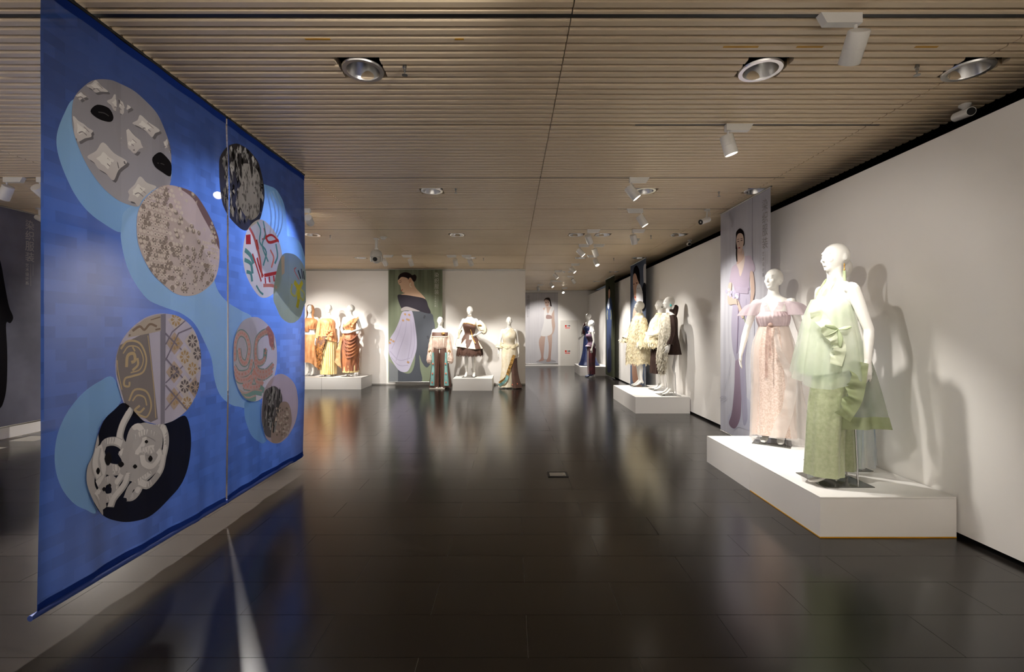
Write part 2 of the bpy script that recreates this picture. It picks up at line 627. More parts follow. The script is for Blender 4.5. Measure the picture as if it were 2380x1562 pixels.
spotlight(1.19, 8, (2.9, 12.2, 1.1), 280, 'white track spotlight without visible lens in the far hall, left of the mid ceiling', -1, cone=60)
spotlight(1.84, 9, (2.98, 14.2, 1.2), 280, 'white track spotlight hanging above the burgundy and navy mannequins', 1, cone=60)
spotlight(1.30, 10, (2.5, 13.9, 1.0), 240, 'white track spotlight with small lit lens above the white poster at the far end', -1, cone=50)
spotlight(0.95, 11, (1.3, 18.4, 1.2), 300, 'white track spotlight with lit lens at far left of the far hall', -1, cone=65)
spotlight(1.95, 12, (2.5, 15.0, 1.0), 280, 'farthest white track spotlight, with glowing lens by the far wall', -1, cone=60)
spotlight(-2.72, 6, (-2.4, 11.9, 1.2), 170, 'white track spotlight right behind the hanging dome camera', -1, cone=60)
spotlight(-2.16, 6, (-1.75, 11.4, 1.0), 200, 'white track spotlight above the left half of the green poster', 1, cone=50)
spotlight(-1.20, 6, (-0.95, 11.4, 1.0), 190, 'white track spotlight left of two above the short dress', 1, cone=52)
spotlight(-0.88, 6, (-0.1, 11.4, 1.0), 200, 'white track spotlight right of two above the short dress', 1, cone=52)
spotlight(-2.69, 3, (-3.6, 11.2, 1.3), 200, 'white track spotlight half hidden behind the right edge of the blue banner', 1, cone=45)
spotlight(-3.10, 2, (-1.3, 2.2, 0.0), 1250, 'white track spotlight seen glowing through the blue banner gauze', 1, cone=80, blend=0.5, warm=(1.0, 0.96, 0.92))
spotlight(-5.33, 2, (-6.45, 5.1, 1.2), 120, 'white track spotlight at the far left with lit lens beside the dark poster', -1, cone=60)
spotlight(-4.98, 2, (-5.2, 9.0, 0.5), 140, 'white track spotlight cut by the left edge of the blue banner', -1, cone=55)
spotlight(-5.3, 6, (-4.35, 11.5, 1.3), 430, 'white track spotlight above the orange outfits, hidden by the blue banner', 1, cone=46)
spotlight(-5.7, 5, (-4.9, 11.5, 1.35), 400, 'white track spotlight two tracks before the orange outfits, hidden by the blue banner', 1, cone=46)
spotlight(-1.65, -1, (2.6, 3.75, 1.6), 165, 'white track spotlight above the camera position, aimed at the green outfit', 1, cone=34)
spotlight(0.6, -1, (-2.13, 3.9, 1.5), 165, 'white fill spotlight added above the camera position, aimed at the blue banner', 1, cone=75, blend=1.0)  # added out of view as fill for the banner's printed side
spotlight(0.02, 11, (1.1, 9.5, 0.0), 420, 'white track spotlight in the passage behind the back wall corner', 1, cone=60)

# extra fill lamps, added to brighten the hall by bounce off rear and left walls
for x, k, tg, pw, lab in [(-4.6, -3, (-5.2, WALL_N, 1.6), 420, 'white fill spotlight added to wash the rear wall, leftmost'), (-2.0, -3, (-2.2, WALL_N, 1.6), 420, 'white fill spotlight added to wash the rear wall, second from the left'), (0.4, -3, (0.4, WALL_N, 1.6), 420, 'white fill spotlight added to wash the rear wall, third from the left'), (2.2, -3, (2.3, WALL_N, 1.6), 420, 'white fill spotlight added to wash the rear wall, rightmost'),
                         (-5.2, 0, (WALL_L, 2.0, 1.5), 230, 'white fill spotlight added to wash the left wall, nearest the rear'), (-5.2, 4, (WALL_L, 7.6, 1.5), 230, 'white fill spotlight added to wash the left wall, before the orange outfits'), (-5.2, -2, (WALL_L, -0.6, 1.5), 230, 'white fill spotlight added to wash the left wall, behind the camera')]:
    spotlight(x, k, tg, pw, lab, 1, cone=110, blend=1.0)

# ------------------------------------------------------------------ round recessed downlights (switched off)
DLAB = {
    (-0.92, 2.83): 'round silver recessed downlight nearest the camera, left of the ceiling seam',
    (1.55, 2.83): 'round silver recessed downlight nearest the camera, below the nearest track spotlight',
    (2.84, 2.83): 'round silver recessed downlight at the upper right by the wall shadow',
    (-0.92, 5.28): 'round silver recessed downlight in the middle of the ceiling, left of the seam',
    (1.55, 5.28): 'round silver recessed downlight tucked behind the lit spotlight left of the lilac banner',
    (2.84, 5.28): 'round silver recessed downlight just above the top of the lilac banner',
    (-3.37, 7.73): 'round recessed downlight next to the right edge of the blue banner',
    (-0.92, 7.73): 'round recessed downlight right of the smoke detector and dome camera',
    (1.1, 7.73): 'round recessed downlight left of the two turned-away spotlights, left one of a pair',
    (1.55, 7.73): 'round recessed downlight left of the two turned-away spotlights, right one of a pair',
    (2.84, 7.73): 'round recessed downlight below the bullet camera near the right wall',
    (-3.37, 10.18): 'round recessed downlight above the orange outfits',
    (-0.92, 10.18): 'round recessed downlight behind the spotlights above the short dress',
    (1.55, 10.18): 'round recessed downlight under the glowing spotlight of the far hall',
    (2.84, 10.18): 'round recessed downlight beside the top of the portrait poster',
    (1.55, 12.63): 'round recessed downlight in the far hall beside the bright ceiling streak',
    (2.84, 12.63): 'round recessed downlight by the top of the dark green poster',
    (1.55, 15.08): 'round recessed downlight far back over the navy gown side',
    (2.84, 15.08): 'round recessed downlight far back by the right wall',
}
for (x, y) in DOWN:
    lab = DLAB.get((x, y))
    if not lab:
        continue
    t = thing('downlight', lab, 'downlight', (x, y, CEIL), 0, 'recessed downlights')
    lathe_obj('trim_ring', [(0.0, 0.098), (-0.006, 0.1), (-0.006, 0.124), (0.004, 0.128), (0.01, 0.124)], (0, 0, 0.004), (0, 0, 1), SILVER, t, seg=36, cap0=False, cap1=False)
    lathe_obj('reflector', [(0.0, 0.099), (0.03, 0.094), (0.07, 0.08), (0.1, 0.066)], (0, 0, 0.0), (0, 0, 1), SILVER, t, seg=36, cap0=False, cap1=False)
    lathe_obj('diffuser', [(0.0, 0.03), (0.0, 0.067)], (0, 0, 0.1), (0, 0, 1), mat('off_diffuser', (120, 124, 118), 0.3), t, seg=24, cap1=False)

# ------------------------------------------------------------------ dome camera, bullet camera, detectors
GREYW = mat('pale_plastic', (205, 202, 196), 0.4)
cx, cy = -2.37, 8.0
t = thing('dome_camera', 'white dome security camera hanging on a pole from the ceiling', 'camera', (cx, cy, CEIL))
lathe_obj('pole', [(0, 0.045), (-0.012, 0.045), (-0.014, 0.02), (-0.16, 0.02), (-0.165, 0.03), (-0.2, 0.03)], (0, 0, 0), (0, 0, 1), GREYW, t)
t.scale = (1.2, 1.2, 1.06)
hous = lathe_obj('housing', [(-0.19, 0.03), (-0.205, 0.06), (-0.24, 0.082), (-0.29, 0.086), (-0.31, 0.084), (-0.312, 0.07)], (0, 0, 0), (0, 0, 1), GREYW, t)
bm = bmesh.new()
ellipsoid(bm, (0, 0, -0.345), (0.068, 0.068, 0.072))
eye = bm_obj('camera_ball', bm, GREYW, t, True)
for s in (-1, 1):
    bm = bmesh.new()
    tube(bm, [(s * 0.078, 0, -0.3), (s * 0.08, 0, -0.34), (s * 0.074, 0, -0.38)], [(0.012, 0.03)] * 3, 10, lat=(1, 0, 0))
    bm_obj('bracket', bm, GREYW, t, True)
lathe_obj('lens', [(0, 0.034), (0.012, 0.032), (0.012, 0.02), (0.006, 0.012)], (0.0, -0.062, -0.355), (0.05, -1, -0.1), BLACKM, eye, seg=20)

t = thing('smoke_detector', 'round white smoke detector behind the dome camera', 'detector', (-2.21, 7.87, CEIL))
lathe_obj('base', [(0, 0.055), (-0.012, 0.055), (-0.016, 0.05)], (0, 0, 0), (0, 0, 1), GREYW, t)
lathe_obj('sensor', [(-0.014, 0.042), (-0.03, 0.042), (-0.045, 0.03), (-0.05, 0.01)], (0, 0, 0), (0, 0, 1), GREYW, t)
t = thing('smoke_detector', 'round white smoke detector right of the turned-away spotlights', 'detector', (2.22, 8.05, CEIL))
lathe_obj('base', [(0, 0.055), (-0.012, 0.055), (-0.016, 0.05)], (0, 0, 0), (0, 0, 1), GREYW, t)
lathe_obj('sensor', [(-0.014, 0.042), (-0.03, 0.042), (-0.045, 0.03), (-0.05, 0.01)], (0, 0, 0), (0, 0, 1), GREYW, t)

t = thing('bullet_camera', 'white bullet security camera on an arm, left of the lilac banner', 'camera', (2.62, 6.08, CEIL))
lathe_obj('mount', [(0, 0.04), (-0.012, 0.04), (-0.016, 0.03)], (0, 0, 0), (0, 0, 1), GREYW, t)
bm = bmesh.new()
tube(bm, [(0, 0, -0.01), (-0.005, 0, -0.09), (-0.025, 0, -0.135)], [0.013] * 3, 10)
bm_obj('arm', bm, GREYW, t, True)
ax = Vector((-0.8, -0.45, -0.32)).normalized()
b0 = Vector((0.01, 0.0, -0.135)) - ax * 0.02
bd = lathe_obj('housing', [(0, 0.03), (0.006, 0.036), (0.17, 0.036), (0.175, 0.034)], b0, ax, LAMPW, t)
lathe_obj('lens', [(0.0, 0.033), (0.012, 0.034), (0.012, 0.012), (0.006, 0.008)], b0 + ax * 0.168, ax, BLACKM, bd)
bm = bmesh.new()
tube(bm, [(0.015, 0, -0.005), (0.04, 0.0, -0.05), (0.03, 0, -0.11), (0.012, 0, -0.14)], [0.004] * 4, 6)
bm_obj('cable', bm, GREYW, t, True)

for (x, y, lab) in [(3.24, 3.25, 'small white bullet camera in the dark gap above the right wall, nearest'), (3.2, 8.15, 'small white bullet camera in the dark gap above the wall, behind the lilac banner'), (3.22, 12.0, 'small white bullet camera in the dark gap above the wall, right of the portrait poster')]:
    t = thing('bullet_camera', lab, 'camera', (x, y, CEIL))
    lathe_obj('mount', [(0, 0.035), (-0.014, 0.035), (-0.03, 0.014), (-0.06, 0.014)], (0, 0, 0), (0, 0, 1), GREYW, t)
    ax = Vector((-0.25, -1, -0.18)).normalized()
    b0 = Vector((0.0, 0.07, -0.06))
    hd = lathe_obj('housing', [(0, 0.022), (0.008, 0.032), (0.15, 0.032), (0.16, 0.03)], b0, ax, LAMPW, t)
    lathe_obj('lens', [(0, 0.026), (0.003, 0.026)], b0 + ax * 0.159, ax, BLACKM, hd)

SPR = [(-0.65, 2.78, 'small sprinkler head right of the nearest left downlight'), (2.48, 2.78, 'small sprinkler head left of the upper right downlight'), (-0.63, 5.18, 'small sprinkler head right of the middle downlight'), (2.42, 5.3, 'small sprinkler head left of the lilac banner top'), (-3.08, 7.75, 'small sprinkler head right of the downlight by the blue banner'), (-0.62, 10.2, 'small sprinkler head above the cream gown'), (2.38, 7.75, 'small sprinkler head below the bullet camera'), (2.3, 10.2, 'small sprinkler head left of the portrait poster top')]
for (x, y, lab) in SPR:
    t = thing('sprinkler', lab, 'sprinkler', (x, y, CEIL))
    lathe_obj('pipe', [(0.03, 0.012), (-0.01, 0.012), (-0.012, 0.008), (-0.03, 0.008)], (0, 0, 0), (0, 0, 1), STEEL, t, seg=10)
    lathe_obj('deflector', [(-0.03, 0.004), (-0.05, 0.004), (-0.052, 0.018), (-0.055, 0.018)], (0, 0, 0), (0, 0, 1), STEEL, t, seg=12)

# ------------------------------------------------------------------ floor outlet
t = thing('floor_outlet', 'square metal floor outlet cover set in the dark tiles', 'outlet', (0.466, 4.56, 0))
bm = bmesh.new()
for q in ((-0.1, 0.1, -0.075, -0.058), (-0.1, 0.1, 0.058, 0.075), (-0.1, -0.082, -0.058, 0.058), (0.082, 0.1, -0.058, 0.058)):
    box(bm, q[0], q[1], q[2], q[3], 0.0, 0.007)
bm_obj('frame', bm, BLACKM, t)
lid = box_obj('lid', -0.08, 0.08, -0.056, 0.056, 0.0, 0.005, STEEL, t, bevel=0.002)
lathe_obj('catch', [(0.004, 0.012), (0.008, 0.012)], (0.05, 0.02, 0), (0, 0, 1), CHROME, lid, seg=14)
lathe_obj('catch', [(0.004, 0.01), (0.008, 0.01)], (0.06, -0.028, 0), (0, 0, 1), CHROME, lid, seg=14)

# ------------------------------------------------------------------ far wall: flush door, notices, switch
DW = mat('door_paint', (218, 214, 207), 0.55)
REDP = mat('red_print', (205, 60, 42), 0.6)
PAPER = mat('notice_paper', (240, 238, 234), 0.7)
INK = mat('dark_ink', (40, 38, 38), 0.7)
door = struct(box_obj('door_1', 2.0, 2.72, WALL_F - 0.035, WALL_F - 0.004, 0.0, 1.84, DW))
bm = bmesh.new()
for q in ((1.955, 2.0, 0, 1.885), (2.72, 2.765, 0, 1.885), (2.0, 2.72, 1.84, 1.885)):
    box(bm, q[0], q[1], WALL_F - 0.02, WALL_F - 0.001, q[2], q[3])
bm_obj('door_frame', bm, WHITE_WALL, door)
for z, lab in ((1.575, 'small red and white notice at eye height on the far door'), (0.55, 'small red and white notice low on the far door')):
    t = thing('notice', lab, 'notice', (2.29, WALL_F - 0.036, z))
    box_obj('sheet', -0.115, 0.115, -0.002, 0, -0.085, 0.085, PAPER, t)
    box_obj('print', -0.11, -0.03, -0.0035, -0.002, 0.0, 0.078, REDP, t)
    for i in range(3):
        box_obj('print', 0.0 + i * 0.04, 0.026 + i * 0.04, -0.0035, -0.002, 0.01, 0.075, INK, t)
    for i in range(5):
        box_obj('print', -0.105 + i * 0.043, -0.075 + i * 0.043, -0.0035, -0.002, -0.07, -0.012, REDP, t)
t = thing('wall_switch', 'small metal switch plate right of the far door', 'switch', (2.9, WALL_F, 1.31))
box_obj('plate', -0.055, 0.055, -0.01, -0.001, -0.055, 0.075, STEEL, t, bevel=0.003)
box_obj('rocker', -0.03, 0.03, -0.014, -0.01, -0.03, 0.045, GREYW, t)

# ------------------------------------------------------------------ mannequins
def xf(p, loc, rz):
    return Vector(p)


def hand(bm, w, h, lat, nrm, grip=0.15):
    """palm and five fingers from wrist w along h; lat = thumb side, nrm = palm direction."""
    w, h = Vector(w), Vector(h).normalized()
    lat = Vector(lat)
    lat = (lat - h * lat.dot(h)).normalized()
    nrm = Vector(nrm)
    nrm = (nrm - h * nrm.dot(h)).normalized()
    tube(bm, [w - h * 0.01, w + h * 0.03, w + h * 0.065, w + h * 0.09], [(0.023, 0.019), (0.031, 0.016), (0.038, 0.015), (0.036, 0.012)], 12, lat=lat)
    for off, ln, sp in ((0.028, 0.068, 0.12), (0.0095, 0.078, 0.04), (-0.0095, 0.072, -0.05), (-0.028, 0.056, -0.14)):
        b = w + h * 0.082 + lat * off
        d1 = (h + lat * sp + nrm * grip).normalized()
        d2 = (h + lat * sp + nrm * grip * 3).normalized()
        tube(bm, [b, b + d1 * ln * 0.5, b + d1 * ln * 0.5 + d2 * ln * 0.5], [0.0088, 0.0082, 0.0066], 8)
    b = w + h * 0.022 + lat * 0.024
    d1 = (h * 0.75 + lat * 0.6 + nrm * 0.15).normalized()
    d2 = (h + lat * 0.15 + nrm * 0.3).normalized()
    tube(bm, [b, b + d1 * 0.036, b + d1 * 0.036 + d2 * 0.03], [0.0125, 0.0105, 0.0075], 8)


def head(bm, yaw, pitch=0.0, s=1.0):
    piv = Vector((0, 0.0, 1.545))
    tmp = bmesh.new()

    def e(c, r, sub=3, rot=None):
        ellipsoid(tmp, c, r, rot, sub)
    e((0, 0.014, 1.688), (0.076, 0.099, 0.097))            # skull
    e((0, -0.024, 1.655), (0.061, 0.066, 0.088))           # face
    e((0, -0.034, 1.604), (0.044, 0.046, 0.038))           # jaw
    e((0, -0.066, 1.586), (0.022, 0.017, 0.016), 2)        # chin
    e((0, -0.071, 1.706), (0.046, 0.017, 0.014), 3)        # brow
    for sx in (-1, 1):
        e((sx * 0.034, -0.066, 1.652), (0.022, 0.016, 0.02), 2)      # cheekbone
        e((sx * 0.027, -0.078, 1.684), (0.013, 0.007, 0.0055), 2)    # closed lid
        e((sx * 0.076, 0.02, 1.668), (0.007, 0.017, 0.03), 2)        # ear
    tube(tmp, [(0, -0.082, 1.7), (0, -0.092, 1.675), (0, -0.101, 1.652)], [0.0065, 0.0075, 0.009], 10)   # nose
    e((0, -0.094, 1.646), (0.0125, 0.01, 0.006), 2)
    e((0, -0.085, 1.622), (0.017, 0.009, 0.0045), 2)       # lips
    e((0, -0.083, 1.612), (0.0145, 0.009, 0.005), 2)
    M = Matrix.Translation(piv) @ Matrix.Rotation(yaw, 4, 'Z') @ Matrix.Rotation(pitch, 4, 'X') @ Matrix.Scale(s, 4) @ Matrix.Translation(-piv)
    bmesh.ops.transform(tmp, matrix=M, verts=tmp.verts[:])
    me = bpy.data.meshes.new('tmp')
    tmp.to_mesh(me)
    tmp.free()
    bm.from_mesh(me)
    bpy.data.meshes.remove(me)


def body_mesh(pose, voxel):
    bm = bmesh.new()
    # torso
    tors = [(0.83, 0.07, 0.06, 0.01), (0.87, 0.15, 0.1, 0.012), (0.93, 0.168, 0.116, 0.014), (1.0, 0.15, 0.104, 0.006), (1.06, 0.124, 0.088, 0.0), (1.11, 0.112, 0.08, -0.002), (1.17, 0.119, 0.084, -0.002), (1.24, 0.134, 0.09, 0.0), (1.31, 0.148, 0.094, 0.002), (1.38, 0.156, 0.088, 0.006), (1.435, 0.155, 0.076, 0.01), (1.468, 0.125, 0.063, 0.012), (1.495, 0.08, 0.054, 0.01), (1.515, 0.058, 0.05, 0.004), (1.56, 0.049, 0.049, -0.002), (1.63, 0.05, 0.054, -0.004)]
    rings = []
    seg = 24
    for z, rx, ry, cy in tors:
        rings.append([bm.verts.new((rx * cos(2 * pi * k / seg), cy + ry * sin(2 * pi * k / seg), z)) for k in range(seg)])
    for r0, r1 in zip(rings, rings[1:]):
        for k in range(seg):
            bm.faces.new((r0[k], r0[(k + 1) % seg], r1[(k + 1) % seg], r1[k]))
    bm.faces.new(rings[0][::-1])
    bm.faces.new(rings[-1])
    for sx in (-1, 1):
        ellipsoid(bm, (sx * 0.065, -0.072, 1.292), (0.058, 0.052, 0.058), None, 3)     # bust
        ellipsoid(bm, (sx * 0.075, 0.075, 0.91), (0.08, 0.065, 0.085), None, 3)        # seat
        ellipsoid(bm, (sx * 0.153, 0.008, 1.432), (0.05, 0.05, 0.045), None, 2)          # shoulder
    head(bm, pose.get('yaw', 0), pose.get('pitch', 0))
    lift = pose.get('legs', ((0.0, 0.0), (0.0, 0.0)))
    for i, sx in enumerate((1, -1)):
        dx, dy = lift[i]
        hp = Vector((sx * 0.085, 0.012, 0.9))
        kn = Vector((sx * 0.072 + dx * 0.5, -0.016 + dy * 0.6, 0.5))
        an = Vector((sx * 0.062 + dx, 0.03 + dy, 0.115))
        m1 = hp.lerp(kn, 0.45) + Vector((sx * 0.006, -0.008, 0))
        cf = kn.lerp(an, 0.35) + Vector((0, 0.014, 0))
        lo = kn.lerp(an, 0.75)
        tube(bm, [hp, m1, hp.lerp(kn, 0.85), kn, cf, lo, an], [0.088, 0.074, 0.056, 0.05, 0.051, 0.034, 0.03], 16, lat=(1, 0, 0))
        tx = sx * 0.012
        tube(bm, [an + Vector((0, 0.012, -0.01)), an + Vector((tx * 0.3, -0.03, -0.035)), an + Vector((tx * 0.6, -0.085, -0.08)), an + Vector((tx, -0.13, -0.098)), an + Vector((tx * 1.2, -0.17, -0.102))], [(0.028, 0.03), (0.031, 0.03), (0.035, 0.021), (0.034, 0.0165), (0.022, 0.011)], 12, lat=(1, 0, 0))
        ellipsoid(bm, an + Vector((0, 0.028, -0.042)), (0.024, 0.026, 0.032), None, 2)
        if pose.get('heels'):
            tube(bm, [an + Vector((0, 0.034, -0.05)), an + Vector((0, 0.038, -0.112))], [0.012, 0.007], 8, roundcap=False)
    for i, sx in enumerate((1, -1)):
        el, wr, hd, lt, nm = pose['arms'][i]
        el, wr = Vector(el), Vector(wr)
        sh = Vector((sx * 0.168, 0.01, 1.428))
        tube(bm, [sh, sh.lerp(el, 0.35), sh.lerp(el, 0.75), el, el.lerp(wr, 0.25), el.lerp(wr, 0.7), wr], [0.043, 0.041, 0.035, 0.032, 0.034, 0.026, 0.021], 14)
        hand(bm, wr, hd, lt, nm, pose.get('grip', 0.15))
    me = bpy.data.meshes.new('body_raw')
    bmesh.ops.recalc_face_normals(bm, faces=bm.faces[:])
    bm.to_mesh(me)
    bm.free()
    o = bpy.data.objects.new('body_raw', me)
    COL.objects.link(o)
    md = o.modifiers.new('r', 'REMESH')
    md.mode = 'VOXEL'
    md.voxel_size = voxel
    ms = o.modifiers.new('s', 'SMOOTH')
    ms.factor = 0.5
    ms.iterations = 4 if voxel < 0.007 else 2
    dg = bpy.context.evaluated_depsgraph_get()
    dg.update()
    ev = o.evaluated_get(dg)
    out = bpy.data.meshes.new_from_object(ev)
    bpy.data.objects.remove(o)
    bpy.data.meshes.remove(me)
    out.name = 'body'
    return out


def arm(side, sway=0.09, fwd=0.0, bend=0.02, hfwd=0.0):
    """hanging arm; side +1 = figure's left."""
    el = (side * (0.19 + sway * 0.5), 0.02 + fwd, 1.13)
    wr = (side * (0.19 + sway * 0.8), -0.02 + fwd - bend + hfwd, 0.9)
    return (el, wr, (side * 0.05, -0.12 + hfwd * -0.2, -1), (0, -1, 0), (-side, 0, 0))


HANG = {'arms': (arm(1), arm(-1))}
BODY_CACHE = {}
MANN = []


def mannequin(label, x, y, z, face, pose=None, scale=1.0, voxel=0.009, plate=True, rod=True, yaw=None):
    """face = world angle the figure faces; local front is -Y."""
    rz = face + pi / 2
    t = thing('mannequin', label, 'mannequin', (x, y, z), rz, 'dressed mannequins')
    pose = dict(pose or HANG)
    if yaw is not None:
        pose['yaw'] = yaw
    body = link('body', body_mesh(pose, voxel), MAN, t, True)
    t.scale = (scale, scale, scale)
    if plate:
        box_obj('base_plate', -0.17, 0.17, -0.19, 0.17, 0.0, 0.007, PLATE, t, bevel=0.002)
    if rod:
        lathe_obj('support_rod', [(0.006, 0.007), (0.42, 0.007)], (0.1, 0.1, 0), (-0.04, -0.02, 1), CHROME, t, seg=10)
    body.location.z = 0.009 / 1.0
    return t


def surf(rings, seed=0, sw=0.0):
    rr = [list(r) for r in rings]
    rnd = random.Random(seed)
    ph = [rnd.uniform(0, 6.28) for _ in range(4)]

    def f(t, th):
        z, cx, cy, rx, ry, amp, n = catmull(rr, t)
        n = max(1, round(rr[-1][6]))
        w = amp * (0.55 * sin(n * th + ph[0] + sw * z) + 0.3 * sin(round(n * 1.6) * th + ph[1] - sw * z) + 0.25 * sin(round(n * 0.5 + 1) * th + ph[2]))
        return Vector((cx + (rx + w) * cos(th), cy + (ry + w) * sin(th), z))
    return f


def loft(name, rings, material, parent, seed=0, sw=0.0, nth=96, nz=36, th0=0.0, th1=360.0, hem=None, thick=0.0, warp=None):
    """cloth surface around the body: rings of (z, cx, cy, rx, ry, fold depth, folds)."""
    f = surf(rings, seed, sw)
    full = abs(th1 - th0 - 360) < 0.01
    zt, zb = rings[0][0], rings[-1][0]
    cols = nth if full else nth + 1
    verts, faces = [], []
    for i in range(nz + 1):
        t = i / nz
        for k in range(cols):
            th = radians(th0 + (th1 - th0) * k / nth)
            p = f(t, th)
            if hem:
                p.z += hem(th) * ((t) ** 2)
            if warp:
                p = Vector(warp(p, t, th))
            verts.append(p)
    for i in range(nz):
        for k in range(nth):
            k2 = (k + 1) % cols
            faces.append((i * cols + k, i * cols + k2, (i + 1) * cols + k2, (i + 1) * cols + k))
    me = bpy.data.meshes.new(name)
    me.from_pydata(verts, [], faces)
    me.update()
    o = link(name, me, material, parent, True)
    if thick:
        md = o.modifiers.new('thick', 'SOLIDIFY')
        md.thickness = thick
        md.offset = 0
    return o


def sleeve(name, pts, rad, material, parent, folds=6, amp=0.006, seed=0, n=28, seg=40, ring=0.0):
    pts = [Vector(p) for p in pts]
    rnd = random.Random(seed)
    ph = [rnd.uniform(0, 6.28) for _ in range(3)]
    verts, faces = [], []
    a = None
    for i in range(n + 1):
        t = i / n
        p = Vector(catmull([list(q) for q in pts], t))
        p2 = Vector(catmull([list(q) for q in pts], min(1, t + 0.02)))
        p1 = Vector(catmull([list(q) for q in pts], max(0, t - 0.02)))
        tg = (p2 - p1).normalized()
        r = catmull([[q] for q in rad], t)[0]
        if a is None:
            a, _ = frame_for(tg)
        a = (a - tg * a.dot(tg)).normalized()
        b = tg.cross(a)
        for k in range(seg):
            th = 2 * pi * k / seg
            w = amp * (sin(folds * th + ph[0] + 3 * t) + 0.6 * sin((folds * 2 + 1) * th + ph[1])) + ring * sin(t * 40 + ph[2] + sin(th) * 1.5)
            verts.append(p + a * ((r + w) * cos(th)) + b * ((r + w) * sin(th)))
    for i in range(n):
        for k in range(seg):
            faces.append((i * seg + k, i * seg + (k + 1) % seg, (i + 1) * seg + (k + 1) % seg, (i + 1) * seg + k))
    me = bpy.data.meshes.new(name)
    me.from_pydata(verts, [], faces)
    me.update()
    return link(name, me, material, parent, True)


def ribbon(name, path, width, material, parent, out=(0, -1, 0), wave=0.012, waves=6, n=60, across=6, taper=None, seed=0, drop=0.0):
    """frill: a strip along path, hanging `width` from it sideways, with a wavy free edge."""
    path = [list(p) for p in path]
    verts, faces = [], []
    out = Vector(out).normalized()
    for i in range(n + 1):
        t = i / n
        p = Vector(catmull(path, t))
        tg = (Vector(catmull(path, min(1, t + 0.02))) - Vector(catmull(path, max(0, t - 0.02)))).normalized()
        sd = tg.cross(out).normalized()
        w = width * (taper(t) if taper else 1.0)
        for k in range(across + 1):
            s = k / across
            q = p + sd * (w * s) + out * (wave * s * sin(2 * pi * waves * t + seed + 1.3 * s) + 0.3 * wave * s * sin(2 * pi * waves * 2.3 * t)) + Vector((0, 0, -drop * s * s))
            verts.append(q)
    c = across + 1
    for i in range(n):
        for k in range(across):
            faces.append((i * c + k, i * c + k + 1, (i + 1) * c + k + 1, (i + 1) * c + k))
    me = bpy.data.meshes.new(name)
    me.from_pydata(verts, [], faces)
    me.update()
    return link(name, me, material, parent, True)


def fringe(name, f, count, length, width, material, parent, seed=0, t0=0.0, t1=1.0, th0=0, th1=360, flare=0.35, jitter=0.35):
    """small hanging strips sewn all over a surface f(t, theta)."""
    rnd = random.Random(seed)
    verts, faces = [], []
    for _ in range(count):
        t = rnd.uniform(t0, t1)
        th = radians(rnd.uniform(th0, th1))
        p = f(t, th)
        nrm = (Vector((cos(th), sin(th), 0)))
        tg = Vector((-sin(th), cos(th), 0))
        L = length * rnd.uniform(0.6, 1.35)
        w = width * rnd.uniform(0.6, 1.3)
        sl = rnd.uniform(-jitter, jitter)
        fl = flare * rnd.uniform(0.3, 1.5)
        b = len(verts)
        for s in (0, 0.5, 1.0):
            c = p + nrm * (0.002 + L * fl * s * (1.2 - 0.5 * s)) + Vector((0, 0, -L * s * (1 - 0.25 * fl))) + tg * (sl * L * s)
            ww = w * (1 - 0.55 * s)
            verts.append(c - tg * ww * 0.5 + nrm * rnd.uniform(-0.003, 0.003))
            verts.append(c + tg * ww * 0.5 + nrm * rnd.uniform(-0.003, 0.003))
        faces += [(b, b + 1, b + 3, b + 2), (b + 2, b + 3, b + 5, b + 4)]
    me = bpy.data.meshes.new(name)
    me.from_pydata(verts, [], faces)
    me.update()
    o = link(name, me, material, parent)
    o['kind'] = 'stuff'
    return o


def blob(name, c, r, material, parent, sub=3, rough=0.0, seed=0):
    bm = bmesh.new()
    ellipsoid(bm, c, r, None, sub)
    rnd = random.Random(seed)
    if rough:
        for v in bm.verts:
            v.co += Vector((rnd.uniform(-1, 1), rnd.uniform(-1, 1), rnd.uniform(-1, 1))) * rough
    return bm_obj(name, bm, material, parent, True)


# fabrics
GREEN = mat('sage_green_silk', (164, 173, 134), 0.55, var=(45, (180, 187, 152), 0.5), sheen=0.2, bump=(16, 0.35))
PALEGREEN = cloth_mat('pale_green_cloth', (230, 234, 214), 0.9, 0.3, var=(7, (214, 222, 192), 0.8))
WHITESHEER = cloth_mat('white_organza', (236, 240, 232), 0.42, 0.35, var=(4, (206, 222, 204), 0.9))
GREENSHEER = cloth_mat('grey_green_organza', (190, 196, 182), 0.5, 0.35, var=(5, (170, 180, 160), 0.8))
SAGEBAND = cloth_mat('sage_hem_band', (160, 170, 130), 0.9, 0.3, var=(9, (178, 186, 152), 0.8))
BLUESHEER = cloth_mat('pale_blue_organza', (212, 222, 226), 0.55, 0.35, var=(3, (160, 182, 206), 0.9), stretch=(3, 3, 0.7), ramp=(0.1, 1.2, [(0.0, (238, 236, 228)), (0.35, (222, 230, 226)), (0.75, (176, 196, 208)), (1.0, (150, 165, 190))]))
LILACSHEER = cloth_mat('lilac_organza', (214, 196, 204), 0.62, 0.35)
PINK = mat('pink_brocade', (228, 208, 198), 0.6, var=(70, (206, 182, 168), 0.8), sheen=0.2)
MAUVE = mat('mauve_satin', (196, 174, 178), 0.6, var=(8, (214, 194, 196), 0.7))
IVORYSHEER = cloth_mat('ivory_organza', (240, 237, 233), 0.36, 0.35, var=(4, (226, 222, 218), 0.8))
BELT = mat('dusty_pink_belt', (188, 160, 148), 0.6, var=(40, (172, 142, 132), 0.6))
CREAM = mat('cream_cotton', (236, 226, 196), 0.85, var=(18, (220, 206, 170), 0.8), spec=0.2)
CREAM2 = mat('ivory_wool', (226, 220, 204), 0.9, var=(22, (198, 190, 170), 0.8), spec=0.2)
BROWN = mat('dark_brown_wool', (58, 42, 36), 0.85, var=(12, (48, 34, 30), 0.6), spec=0.25)
